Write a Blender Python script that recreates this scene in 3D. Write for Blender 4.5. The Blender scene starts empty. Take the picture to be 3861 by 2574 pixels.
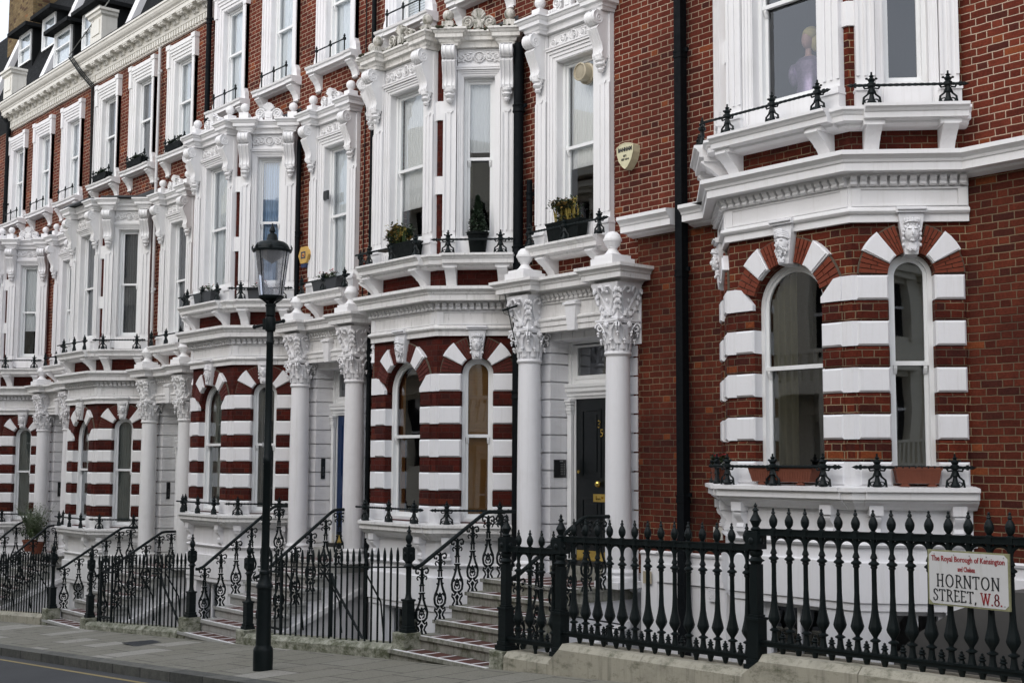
import bpy, math, random
from math import sin, cos, pi, radians, sqrt, atan2
from mathutils import Vector, Matrix
scene = bpy.context.scene
COL = scene.collection
R2 = sqrt(.5)
W = -.12            # y of the brick wall face
PITCH = 6.166       # width of one house

# ------------------------------------------------------------ mesh builder
class MB:
    def __init__(s):
        s.v = []; s.f = []; s.m = []; s.cur = 0
    def add(s, vs, fs):
        o = len(s.v)
        s.v += [tuple(p) for p in vs]
        for f in fs:
            s.f.append(tuple(o+i for i in f)); s.m.append(s.cur)
        return s
    def box(s, x0, x1, y0, y1, z0, z1):
        if x0 > x1: x0, x1 = x1, x0
        if y0 > y1: y0, y1 = y1, y0
        return s.add([(x0,y0,z0),(x1,y0,z0),(x1,y1,z0),(x0,y1,z0),(x0,y0,z1),(x1,y0,z1),(x1,y1,z1),(x0,y1,z1)],
                     [(0,3,2,1),(4,5,6,7),(0,1,5,4),(1,2,6,5),(2,3,7,6),(3,0,4,7)])
    def chbox(s, x0, x1, yb, yf, z0, z1, c=.022):
        # box standing proud toward -y with a chamfered front: back at yb, front face at yf (< yb)
        return s.add([(x0,yb,z0),(x1,yb,z0),(x1,yb,z1),(x0,yb,z1),
                      (x0,yf+c,z0),(x1,yf+c,z0),(x1,yf+c,z1),(x0,yf+c,z1),
                      (x0+c,yf,z0+c),(x1-c,yf,z0+c),(x1-c,yf,z1-c),(x0+c,yf,z1-c)],
                     [(0,1,5,4),(1,2,6,5),(2,3,7,6),(3,0,4,7),(4,5,9,8),(5,6,10,9),(6,7,11,10),(7,4,8,11),(8,9,10,11),(3,2,1,0)])
    def prism(s, poly, y0, y1):
        # poly in (x,z), extruded y0 (front) -> y1 (back)
        n = len(poly)
        a = sum(poly[i][0]*poly[(i+1)%n][1]-poly[(i+1)%n][0]*poly[i][1] for i in range(n))
        if a < 0: poly = poly[::-1]
        vs = [(x,y0,z) for x,z in poly]+[(x,y1,z) for x,z in poly]
        return s.add(vs, [tuple(range(n)), tuple(range(2*n-1, n-1, -1))]+[(i,i+n,(i+1)%n+n,(i+1)%n) for i in range(n)])
    def prismx(s, poly, x0, x1):
        # poly in (y,z), extruded along x
        n = len(poly)
        a = sum(poly[i][0]*poly[(i+1)%n][1]-poly[(i+1)%n][0]*poly[i][1] for i in range(n))
        if a < 0: poly = poly[::-1]
        vs = [(x0,y,z) for y,z in poly]+[(x1,y,z) for y,z in poly]
        return s.add(vs, [tuple(range(n-1,-1,-1)), tuple(range(n, 2*n))]+[(i,(i+1)%n,(i+1)%n+n,i+n) for i in range(n)])
    def lathe(s, prof, cx=0, cy=0, seg=16, cz=0, sy=1):
        vs = []; fs = []; n = len(prof)
        for k in range(seg):
            a = 2*pi*k/seg
            for r, z in prof: vs.append((cx+r*cos(a), cy+r*sin(a)*sy, z+cz))
        for k in range(seg):
            k2 = (k+1)%seg
            for i in range(n-1): fs.append((k*n+i, k2*n+i, k2*n+i+1, k*n+i+1))
        if prof[0][0] > 1e-6: fs.append(tuple(k*n for k in range(seg-1,-1,-1)))
        if prof[-1][0] > 1e-6: fs.append(tuple(k*n+n-1 for k in range(seg)))
        return s.add(vs, fs)
    def ell(s, cx, cy, cz, rx, ry, rz, seg=10, rings=6):
        vs = [(cx,cy,cz-rz)]; fs = []
        for j in range(1, rings):
            t = -pi/2+pi*j/rings
            for k in range(seg):
                a = 2*pi*k/seg; vs.append((cx+rx*cos(t)*cos(a), cy+ry*cos(t)*sin(a), cz+rz*sin(t)))
        vs.append((cx,cy,cz+rz)); L = len(vs)-1
        for k in range(seg):
            fs.append((0, 1+(k+1)%seg, 1+k)); fs.append((L, L-seg+k, L-seg+(k+1)%seg))
        for j in range(rings-2):
            for k in range(seg):
                a = 1+j*seg+k; b = 1+j*seg+(k+1)%seg
                fs.append((a, b, b+seg, a+seg))
        return s.add(vs, fs)
    def tube(s, pts, r, seg=6, closed=False, flat=1.0):
        pts = [Vector(p) for p in pts]; n = len(pts)
        if n < 2: return s
        rr = r if isinstance(r, (list, tuple)) else [r]*n
        vs = []; fs = []; up = None
        for i, p in enumerate(pts):
            if closed: d = pts[(i+1)%n]-pts[i-1]
            else: d = pts[min(i+1,n-1)]-pts[max(i-1,0)]
            if d.length < 1e-9: d = Vector((0,0,1))
            d.normalize()
            if up is None:
                up = Vector((0,1,0)) if abs(d.y) < .9 else Vector((0,0,1))
            u = up-d*up.dot(d)
            if u.length < 1e-4: u = d.orthogonal()
            u.normalize(); up = u; w = d.cross(u)
            for k in range(seg):
                a = 2*pi*(k+.5)/seg
                vs.append(p+(u*cos(a)*flat+w*sin(a))*rr[i])
        m = n if closed else n-1
        for i in range(m):
            j = (i+1)%n
            for k in range(seg):
                k2 = (k+1)%seg
                fs.append((i*seg+k, j*seg+k, j*seg+k2, i*seg+k2))
        if not closed:
            fs.append(tuple(range(seg))); fs.append(tuple((n-1)*seg+k for k in range(seg-1,-1,-1)))
        return s.add(vs, fs)
    def sweep(s, path, prof, caps=True):
        # path: xy points travelling with the outside on the right-hand side (+x travel, outside -y)
        P = [Vector(p) for p in path]; n = len(P); k = len(prof)
        nor = []
        for i in range(n-1):
            d = (P[i+1]-P[i]).normalized(); nor.append(Vector((d.y, -d.x)))
        vs = []; fs = []
        for i in range(n):
            if i == 0: m = nor[0]
            elif i == n-1: m = nor[-1]
            else:
                a, b = nor[i-1], nor[i]; m = (a+b)/(1+a.dot(b))
            for o, z in prof: vs.append((P[i].x+m.x*o, P[i].y+m.y*o, z))
        for i in range(n-1):
            for j in range(k):
                j2 = (j+1)%k
                fs.append((i*k+j, (i+1)*k+j, (i+1)*k+j2, i*k+j2))
        if caps:
            fs.append(tuple(range(k-1,-1,-1))); fs.append(tuple((n-1)*k+j for j in range(k)))
        return s.add(vs, fs)
    def ring(s, outer, inner, y0, y1):
        # frame between two outlines (x,z) with the same count, front y0 back y1
        n = len(outer)
        vs = [(x,y0,z) for x,z in outer]+[(x,y0,z) for x,z in inner]+[(x,y1,z) for x,z in outer]+[(x,y1,z) for x,z in inner]
        fs = []
        for i in range(n):
            j = (i+1)%n
            fs += [(i,j,n+j,n+i), (2*n+j,2*n+i,3*n+i,3*n+j), (n+i,n+j,3*n+j,3*n+i), (j,i,2*n+i,2*n+j)]
        return s.add(vs, fs)
    def xf(s, M, start=0):
        for i in range(start, len(s.v)): s.v[i] = tuple(M @ Vector(s.v[i]))
        return s
    def mesh(s, name, mats, smooth=False, autos=False):
        me = bpy.data.meshes.new(name)
        me.from_pydata(s.v, [], s.f)
        if not isinstance(mats, (list, tuple)): mats = [mats]
        for m in mats: me.materials.append(m)
        me.update()
        for p, mi in zip(me.polygons, s.m):
            p.material_index = mi
        uv = me.uv_layers.new(name='UVMap').data
        for p in me.polygons:
            nx, ny, nz = p.normal
            if abs(nz) > .75: f = lambda c: (c.x, c.y)
            else:
                l = sqrt(nx*nx+ny*ny) or 1; tx, ty = -ny/l, nx/l
                f = lambda c: (c.x*tx+c.y*ty, c.z)
            for li in p.loop_indices:
                uv[li].uv = f(me.vertices[me.loops[li].vertex_index].co)
        if smooth or autos:
            for p in me.polygons: p.use_smooth = True
            if autos:
                me.set_sharp_from_angle(angle=radians(38))
        return me

CACHE = {}
def obj(name, key, build, mats, parent=None, loc=(0,0,0), rz=0, smooth=False, autos=False, scale=None):
    """link one mesh object; meshes with the same key are shared"""
    if key is None or key not in CACHE:
        mb = MB(); build(mb); me = mb.mesh(name, mats, smooth, autos)
        if key is not None: CACHE[key] = me
    else: me = CACHE[key]
    o = bpy.data.objects.new(name, me); COL.objects.link(o)
    if not isinstance(mats, (list, tuple)) and me.materials[0] != mats:      # same shape, other paint
        o.material_slots[0].link = 'OBJECT'; o.material_slots[0].material = mats
    o.location = loc; o.rotation_euler = (0,0,rz)
    if scale: o.scale = scale
    if parent: o.parent = parent
    return o
def tag(o, label, cat, group=None, kind=None):
    if label: o['label'] = label
    if cat: o['category'] = cat
    if group: o['group'] = group
    if kind: o['kind'] = kind
    return o
def empty(name, loc, label, cat, group=None, rz=0):
    e = bpy.data.objects.new(name, None); COL.objects.link(e); e.location = loc; e.rotation_euler = (0,0,rz)
    e.empty_display_size = .2
    return tag(e, label, cat, group)

# ------------------------------------------------------------ materials
def newmat(name):
    m = bpy.data.materials.new(name); m.use_nodes = True
    nt = m.node_tree; b = nt.nodes['Principled BSDF']
    return m, nt, b
def N(nt, t, **k):
    n = nt.nodes.new(t)
    for a, v in k.items():
        if a in n.inputs: n.inputs[a].default_value = v
        else: setattr(n, a, v)
    return n
def ramp(nt, src, stops):
    r = nt.nodes.new('ShaderNodeValToRGB'); e = r.color_ramp.elements
    while len(e) < len(stops): e.new(.5)
    for el, (p, c) in zip(e, stops):
        el.position = p; el.color = c if len(c) == 4 else (*c, 1)
    nt.links.new(src, r.inputs[0]); return r
def mixc(nt, fac, a, b, mode='MIX'):
    m = nt.nodes.new('ShaderNodeMix'); m.data_type = 'RGBA'; m.blend_type = mode
    for sock, v in ((0, fac), (6, a), (7, b)):
        if hasattr(v, 'is_output'): nt.links.new(v, m.inputs[sock])
        elif isinstance(v, (int, float)): m.inputs[sock].default_value = v
        else: m.inputs[sock].default_value = (*v, 1) if len(v) == 3 else v
    return m.outputs[2]
def texco(nt, kind='Object', scale=(1,1,1)):
    t = nt.nodes.new('ShaderNodeTexCoord'); mp = nt.nodes.new('ShaderNodeMapping')
    mp.inputs['Scale'].default_value = scale
    nt.links.new(t.outputs[kind], mp.inputs[0]); return mp.outputs[0]
def geo_pos(nt, scale=(1,1,1)):
    t = nt.nodes.new('ShaderNodeNewGeometry'); mp = nt.nodes.new('ShaderNodeMapping')
    mp.inputs['Scale'].default_value = scale
    nt.links.new(t.outputs['Position'], mp.inputs[0]); return mp.outputs[0]
def noise(nt, vec, scale, detail=4, rough=.6):
    n = nt.nodes.new('ShaderNodeTexNoise'); n.inputs['Scale'].default_value = scale
    n.inputs['Detail'].default_value = detail; n.inputs['Roughness'].default_value = rough
    nt.links.new(vec, n.inputs['Vector']); return n.outputs[0]
def bump(nt, b, h, strength=.3, dist=.01, prev=None):
    n = nt.nodes.new('ShaderNodeBump'); n.inputs['Strength'].default_value = strength
    n.inputs['Distance'].default_value = dist
    nt.links.new(h, n.inputs['Height'])
    if prev: nt.links.new(prev, n.inputs['Normal'])
    nt.links.new(n.outputs[0], b.inputs['Normal']); return n.outputs[0]

def brick_mat(name, c1, c2, c3, mortar, m2=None, ms=.0095, odd=(.34,.10,.03), dark=(.040,.012,.010)):
    """Flemish bond: every course alternates long and short bricks"""
    m, nt, b = newmat(name)
    L = nt.links.new
    def mth(op, x, y=None, z=None, cl=False):
        n = nt.nodes.new('ShaderNodeMath'); n.operation = op; n.use_clamp = cl
        for i, v in enumerate((x,y,z)):
            if v is None: continue
            if hasattr(v, 'is_output'): L(v, n.inputs[i])
            else: n.inputs[i].default_value = v
        return n.outputs[0]
    uv = texco(nt, 'UV')
    wob = N(nt, 'ShaderNodeTexNoise'); wob.inputs['Scale'].default_value = 7; L(uv, wob.inputs['Vector'])
    sp = N(nt, 'ShaderNodeSeparateXYZ'); L(uv, sp.inputs[0]); sw = N(nt, 'ShaderNodeSeparateColor'); L(wob.outputs['Color'], sw.inputs[0])
    u = mth('MULTIPLY_ADD', sw.outputs[0], .018, sp.outputs[0]); v = mth('MULTIPLY_ADD', sw.outputs[1], .016, sp.outputs[1])
    P, S, RH = .352, .233, .0783
    rv = mth('DIVIDE', v, RH); row = mth('FLOOR', rv); fv = mth('MULTIPLY', mth('FRACT', rv), RH)
    odd_ = mth('MODULO', mth('ABSOLUTE', row), 2.0)
    uu = mth('DIVIDE', mth('MULTIPLY_ADD', odd_, P*.5, u), P); k = mth('FLOOR', uu); t = mth('MULTIPLY', mth('FRACT', uu), P)
    d = mth('MINIMUM', mth('MINIMUM', fv, mth('SUBTRACT', RH, fv)), mth('MINIMUM', mth('MINIMUM', t, mth('SUBTRACT', P, t)), mth('ABSOLUTE', mth('SUBTRACT', t, S))))
    rag = noise(nt, uv, 60, 3, .7)
    d2 = mth('MULTIPLY_ADD', rag, .005, d)
    fac = mth('SUBTRACT', 1.0, mth('DIVIDE', mth('SUBTRACT', d2, ms*.5), .005, cl=True), cl=True)     # 1 = mortar
    idv = N(nt, 'ShaderNodeCombineXYZ'); L(mth('MULTIPLY_ADD', k, 2.0, mth('GREATER_THAN', t, S)), idv.inputs[0]); L(row, idv.inputs[1])
    wn = N(nt, 'ShaderNodeTexWhiteNoise'); wn.noise_dimensions = '2D'; L(idv.outputs[0], wn.inputs['Vector'])
    pos = geo_pos(nt)
    n1 = noise(nt, pos, .9, 4); n2 = noise(nt, pos, 42, 4, .7); n3 = noise(nt, pos, 9, 4, .7)
    col = mixc(nt, wn.outputs['Value'], c1, c2)
    col = mixc(nt, ramp(nt, n1, [(.40,(0,0,0)),(.68,(.8,.8,.8))]).outputs[0], col, c3)
    sc = N(nt, 'ShaderNodeSeparateColor'); L(wn.outputs['Color'], sc.inputs[0])
    col = mixc(nt, mth('MULTIPLY', mth('GREATER_THAN', sc.outputs[1], .975), .38), col, odd)
    col = mixc(nt, mth('MULTIPLY', mth('GREATER_THAN', sc.outputs[2], .90), .7), col, dark)
    col = mixc(nt, 1.0, col, ramp(nt, n2, [(.25,(.62,.62,.62)),(.75,(1.35,1.3,1.3))]).outputs[0], 'MULTIPLY')
    col = mixc(nt, 1.0, col, ramp(nt, n3, [(.25,(.75,.75,.75)),(.75,(1.2,1.2,1.2))]).outputs[0], 'MULTIPLY')
    mo = mixc(nt, ramp(nt, n1, [(.38,(0,0,0)),(.6,(1,1,1))]).outputs[0], mortar, m2 or tuple(x*.7 for x in mortar))
    mo = mixc(nt, ramp(nt, n3, [(.55,(0,0,0)),(.75,(.7,.7,.7))]).outputs[0], mo, tuple(x*.45 for x in mortar))
    col = mixc(nt, fac, col, mo)
    L(col, b.inputs['Base Color']); b.inputs['Roughness'].default_value = .92; b.inputs['Specular IOR Level'].default_value = .2
    p = bump(nt, b, mth('SUBTRACT', 1.0, fac), .8, .008)
    bump(nt, b, n2, .45, .006, p)
    return m

def paint_mat(name, col, grime=(.35,.33,.28), amt=.5, moss=0.0, rough=.5, bmp=.15, streak=1.0, ms=(5,5,1.6)):
    m, nt, b = newmat(name)
    pos = geo_pos(nt)
    st = noise(nt, geo_pos(nt, (9,9,.55)), 1.6, 5, .75)
    bl = noise(nt, pos, 2.3, 6, .7)
    fine = noise(nt, pos, 26, 4, .6)
    f = N(nt, 'ShaderNodeMath', operation='MULTIPLY'); nt.links.new(ramp(nt, st, [(.52,(0,0,0)),(.8,(1,1,1))]).outputs[0], f.inputs[0])
    f.inputs[1].default_value = amt*streak
    g = mixc(nt, f.outputs[0], col, grime)
    f2 = N(nt, 'ShaderNodeMath', operation='MULTIPLY'); nt.links.new(ramp(nt, bl, [(.5,(0,0,0)),(.75,(1,1,1))]).outputs[0], f2.inputs[0]); f2.inputs[1].default_value = amt*.45
    g = mixc(nt, f2.outputs[0], g, grime)
    # small chips and specks
    sp = noise(nt, pos, 70, 2, .5)
    f3 = N(nt, 'ShaderNodeMath', operation='MULTIPLY'); nt.links.new(ramp(nt, sp, [(.70,(0,0,0)),(.76,(1,1,1))]).outputs[0], f3.inputs[0]); f3.inputs[1].default_value = amt*.6
    g = mixc(nt, f3.outputs[0], g, tuple(x*.5 for x in grime))
    if moss:
        ms = noise(nt, geo_pos(nt, ms), 3.2, 6, .8)
        f4 = N(nt, 'ShaderNodeMath', operation='MULTIPLY'); nt.links.new(ramp(nt, ms, [(.62-.18*moss,(0,0,0)),(.74-.1*moss,(1,1,1))]).outputs[0], f4.inputs[0]); f4.inputs[1].default_value = min(1, .55+.4*moss)
        g = mixc(nt, f4.outputs[0], g, mixc(nt, fine, (.035,.04,.03), (.13,.14,.07)))
    nt.links.new(g, b.inputs['Base Color'])
    b.inputs['Roughness'].default_value = rough
    bump(nt, b, mixc(nt, .5, bl, fine), bmp, .01)
    return m

def iron_mat(name, col, rough=.35, spec=.22):
    m, nt, b = newmat(name)
    pos = geo_pos(nt); n = noise(nt, pos, 14, 5, .7)
    nt.links.new(mixc(nt, n, tuple(c*.6 for c in col), tuple(c*1.5 for c in col)), b.inputs['Base Color'])
    nt.links.new(ramp(nt, n, [(.3,(rough*.8,)*3),(.7,(rough*1.5,)*3)]).outputs[0], b.inputs['Roughness'])
    b.inputs['Specular IOR Level'].default_value = spec
    bump(nt, b, n, .25, .006)
    return m
def plain(name, col, rough=.6, metal=0, nscale=12, var=.25, bmp=.1):
    m, nt, b = newmat(name)
    pos = geo_pos(nt); n = noise(nt, pos, nscale, 4, .6)
    nt.links.new(mixc(nt, n, tuple(c*(1-var) for c in col), tuple(min(1,c*(1+var)) for c in col)), b.inputs['Base Color'])
    b.inputs['Roughness'].default_value = rough; b.inputs['Metallic'].default_value = metal
    if bmp: bump(nt, b, n, bmp, .005)
    return m
def glass_mat(name, tint=(.55,.58,.58), base=.07, mult=1.5, film=0):
    m, nt, b = newmat(name); nt.nodes.remove(b)
    out = nt.nodes['Material Output']
    tr = N(nt, 'ShaderNodeBsdfTransparent'); tr.inputs[0].default_value = (*tint,1)
    gl = N(nt, 'ShaderNodeBsdfGlossy'); gl.inputs['Roughness'].default_value = .015; gl.inputs[0].default_value = (.93,.96,1,1)
    fr = N(nt, 'ShaderNodeFresnel'); fr.inputs[0].default_value = 1.5
    ma = N(nt, 'ShaderNodeMath', operation='MULTIPLY_ADD'); nt.links.new(fr.outputs[0], ma.inputs[0]); ma.inputs[1].default_value = mult; ma.inputs[2].default_value = base; ma.use_clamp = True
    # old glass is slightly wavy
    nz = noise(nt, geo_pos(nt), 1.3, 1, .3); bp = N(nt, 'ShaderNodeBump'); bp.inputs['Strength'].default_value = .12; bp.inputs['Distance'].default_value = .02
    nt.links.new(nz, bp.inputs['Height']); nt.links.new(bp.outputs[0], gl.inputs['Normal'])
    mx = N(nt, 'ShaderNodeMixShader'); nt.links.new(ma.outputs[0], mx.inputs[0]); nt.links.new(tr.outputs[0], mx.inputs[1]); nt.links.new(gl.outputs[0], mx.inputs[2])
    if film:       # a thin dusty film
        df = N(nt, 'ShaderNodeBsdfDiffuse'); df.inputs[0].default_value = (.8,.8,.86,1); tl = N(nt, 'ShaderNodeBsdfTranslucent'); tl.inputs[0].default_value = (.8,.8,.86,1)
        m1 = N(nt, 'ShaderNodeMixShader'); nt.links.new(df.outputs[0], m1.inputs[1]); nt.links.new(tl.outputs[0], m1.inputs[2])
        m2 = N(nt, 'ShaderNodeMixShader'); m2.inputs[0].default_value = film; nt.links.new(mx.outputs[0], m2.inputs[1]); nt.links.new(m1.outputs[0], m2.inputs[2]); mx = m2
    nt.links.new(mx.outputs[0], out.inputs[0]); return m
def cloth_mat(name, col, stripe=0.0, axis='x', freq=60, trans=.3):
    m, nt, b = newmat(name)
    w = nt.nodes.new('ShaderNodeTexWave'); w.inputs['Scale'].default_value = freq/10; w.inputs['Distortion'].default_value = 2.5 if stripe < .5 else .4
    w.inputs['Detail'].default_value = 2
    w.bands_direction = 'X' if axis == 'x' else 'Z'
    nt.links.new(texco(nt, 'Object'), w.inputs['Vector'])
    nt.links.new(mixc(nt, w.outputs[0], tuple(c*(1-stripe) for c in col), col), b.inputs['Base Color'])
    b.inputs['Roughness'].default_value = .85
    bump(nt, b, w.outputs[0], .4, .02)
    return m

M = {}
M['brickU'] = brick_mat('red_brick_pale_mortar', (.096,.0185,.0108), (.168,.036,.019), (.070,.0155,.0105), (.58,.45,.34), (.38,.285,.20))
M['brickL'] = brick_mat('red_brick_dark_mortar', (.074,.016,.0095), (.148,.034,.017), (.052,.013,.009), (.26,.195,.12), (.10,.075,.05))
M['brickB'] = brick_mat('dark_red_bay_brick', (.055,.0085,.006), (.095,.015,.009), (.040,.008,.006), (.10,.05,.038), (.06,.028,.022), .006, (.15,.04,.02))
M['brickBo'] = brick_mat('red_bay_brick_light_joints', (.070,.012,.007), (.14,.026,.011), (.050,.010,.007), (.42,.33,.20), (.12,.09,.06), .008)
M['white'] = paint_mat('white_masonry_paint', (.84,.835,.84), (.42,.40,.34), .22)
M['whiteclean'] = paint_mat('fresh_white_paint', (.83,.83,.85), (.42,.40,.35), .24, bmp=.25)
M['white3'] = paint_mat('older_white_paint', (.83,.82,.83), (.36,.34,.29), .3, bmp=.3)
M['white4'] = paint_mat('greyed_white_paint', (.83,.825,.82), (.33,.32,.27), .32, bmp=.3)
M['ledge'] = paint_mat('weathered_white_ledge', (.82,.81,.80), (.13,.13,.10), .38, moss=.22, streak=1.1)
M['mossclump'] = plain('moss', (.030,.032,.014), .95, 0, 30, .6)
M['mossy'] = paint_mat('mossy_old_stone_paint', (.66,.63,.58), (.14,.13,.10), .9, moss=.95, bmp=.8)
M['aged'] = paint_mat('flaking_white_paint', (.78,.76,.72), (.20,.18,.13), .75, moss=.30, bmp=.5)
M['cream'] = paint_mat('aged_cream_stone', (.76,.74,.68), (.36,.33,.26), .5)
M['stepstone'] = paint_mat('stained_step_stone', (.30,.295,.26), (.05,.05,.038), 1.0, moss=.95, rough=.85, bmp=.5, ms=(2.2,2.2,1.3))
M['greystep'] = paint_mat('grey_step_stone', (.40,.40,.38), (.16,.155,.13), .8, moss=.3, rough=.8, bmp=.4, ms=(2,2,1.2))
M['plinth'] = paint_mat('yellow_york_stone', (.41,.385,.31), (.12,.12,.09), .9, moss=.62, rough=.85, bmp=.6, ms=(1.1,1.1,2.2))
M['plinthg'] = paint_mat('greened_white_plinth', (.42,.42,.35), (.10,.11,.06), 1.0, moss=1.35, rough=.9, bmp=.7, streak=.6, ms=(1.6,1.6,2.6))
M['iron'] = iron_mat('black_iron_paint', (.0045,.0085,.0092), .45)
M['pipe'] = iron_mat('black_pipe_paint', (.0035,.005,.0065), .6, .12)
M['wpipe'] = paint_mat('white_pipe_paint', (.62,.62,.62), (.3,.3,.28), .5)
M['sash'] = paint_mat('white_sash_gloss', (.86,.87,.87), (.5,.49,.45), .25, rough=.35, bmp=.05)
M['doorB'] = plain('black_door_gloss', (.003,.005,.006), .3, bmp=0)
M['doorBlue'] = plain('blue_door_gloss', (.003,.022,.085), .3, bmp=0)
M['brass'] = plain('polished_brass', (.85,.58,.16), .18, 1, bmp=0)
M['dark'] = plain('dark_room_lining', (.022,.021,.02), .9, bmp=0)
M['glassD'] = glass_mat('dark_window_glass', (.82,.84,.82), .065, 2.4)
M['glassU'] = glass_mat('upper_window_glass', (.97,.98,.98), .045, 1.6)
M['lampglass'] = glass_mat('lamp_glass', (.97,.98,1.0), .05, 1.5, .16)
M['white_cloth'] = cloth_mat('white_net_curtain', (.90,.95,.98), .10)
M['blue_cloth'] = cloth_mat('pale_blue_curtain', (.42,.60,.82), .25, freq=70)
M['grey_cloth'] = cloth_mat('grey_green_curtain', (.60,.64,.62), .25)
M['dim_cloth'] = cloth_mat('dim_curtain', (.19,.20,.21), .35)
M['blind'] = cloth_mat('white_roller_blind', (.94,.96,.96), .03)
M['greyblind'] = cloth_mat('grey_blind', (.30,.33,.32), .04)
M['ven'] = cloth_mat('brown_slatted_blind', (.62,.31,.10), .35, 'z', 190)
M['olive'] = cloth_mat('olive_drape', (.21,.20,.125), .3, freq=30)
M['lead'] = plain('roof_lead', (.05,.055,.06), .55, .3, 3, .3)
M['slate'] = iron_mat('dark_slate', (.010,.011,.012), .75, .12)
M['terra'] = plain('terracotta', (.17,.050,.026), .8, 0, 9, .2)
M['blackpot'] = iron_mat('black_plastic_pot', (.004,.006,.006), .6, .12)
M['greybox'] = plain('dark_grey_planter', (.03,.033,.038), .5)
M['soil'] = plain('soil', (.03,.02,.013), .95)
M['leaf'] = plain('green_leaves', (.045,.075,.022), .6, 0, 30, .5, 0)
M['leafd'] = plain('dark_conifer_leaves', (.018,.038,.018), .6, 0, 30, .4, 0)
M['leafy'] = plain('yellow_leaves', (.42,.33,.08), .6, 0, 30, .3, 0)
M['leafo'] = plain('ochre_leaves', (.24,.15,.035), .6, 0, 30, .3, 0)
M['leafp'] = plain('pale_grey_green_leaves', (.12,.15,.09), .6, 0, 30, .3, 0)
M['petal'] = plain('red_petals', (.45,.02,.035), .6, 0, 30, .2, 0)
M['yellowbox'] = plain('yellow_plastic', (.58,.36,.09), .4, bmp=0)
M['creambox'] = plain('cream_plastic', (.66,.62,.42), .35, bmp=0)
M['ink'] = plain('black_lettering', (.012,.015,.018), .5, bmp=0)
M['redink'] = plain('red_lettering', (.30,.015,.02), .5, bmp=0)
M['blueink'] = plain('navy_panel', (.012,.03,.10), .4, bmp=0)
M['signface'] = paint_mat('white_enamel', (.66,.66,.66), (.42,.40,.33), .5, rough=.3, bmp=.03)
M['signedge'] = plain('lichened_sign_edge', (.27,.27,.15), .8, 0, 25, .5)
M['steel'] = plain('steel', (.35,.36,.36), .4, .9)
M['darkpanel'] = plain('dark_entry_panel', (.018,.020,.022), .3, bmp=0)
M['ventm'] = plain('cream_vent_plastic', (.50,.44,.32), .5)
M['canvas'] = plain('grey_render', (.085,.082,.078), .85, 0, 4, .25)
M['line'] = plain('yellow_road_paint', (.30,.235,.10), .85, 0, 20, .5)
M['plainbrick'] = plain('rubbed_red_brick', (.17,.035,.015), .9, 0, 14, .4, .3)
M['plainbrickd'] = plain('rubbed_dark_red_brick', (.085,.014,.009), .9, 0, 14, .4, .3)
M['mortar'] = plain('grey_mortar', (.11,.09,.065), .95, 0, 30, .3, .3)
M['cable'] = plain('grey_cable', (.12,.12,.11), .7, bmp=0)
M['ybrick'] = brick_mat('yellow_stock_brick', (.16,.11,.05), (.24,.18,.09), (.09,.06,.03), (.12,.10,.07))

# red tiled treads
def tread_mat():
    m, nt, b = newmat('red_tiled_tread')
    br = nt.nodes.new('ShaderNodeTexBrick'); nt.links.new(geo_pos(nt), br.inputs['Vector']); br.offset = 0
    for k, v in (('Scale',1),('Mortar Size',.003),('Brick Width',.045),('Row Height',.16)): br.inputs[k].default_value = v
    br.inputs['Color1'].default_value = (.11,.024,.017,1); br.inputs['Color2'].default_value = (.07,.018,.014,1); br.inputs['Mortar'].default_value = (.06,.05,.04,1)
    nt.links.new(mixc(nt, ramp(nt, noise(nt, geo_pos(nt), 5), [(.4,(0,0,0)),(.8,(.6,.6,.6))]).outputs[0], br.outputs[0], (.07,.06,.045)), b.inputs['Base Color']); b.inputs['Roughness'].default_value = .7
    return m
M['tread'] = tread_mat()
def pale(nt, vec):
    # a few paler replacement slabs
    br = nt.nodes.new('ShaderNodeTexBrick'); br.offset = .37; br.squash = 1.45; br.squash_frequency = 2; nt.links.new(vec, br.inputs['Vector'])
    for k, v in (('Scale',1),('Mortar Size',0),('Brick Width',.62),('Row Height',.63),('Bias',0)): br.inputs[k].default_value = v
    br.inputs['Color1'].default_value = (0,0,0,1); br.inputs['Color2'].default_value = (1,1,1,1)
    r = ramp(nt, br.outputs[0], [(0,(0,0,0)),(.83,(.5,.5,.5))]); r.color_ramp.interpolation = 'CONSTANT'; return r.outputs[0]
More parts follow.
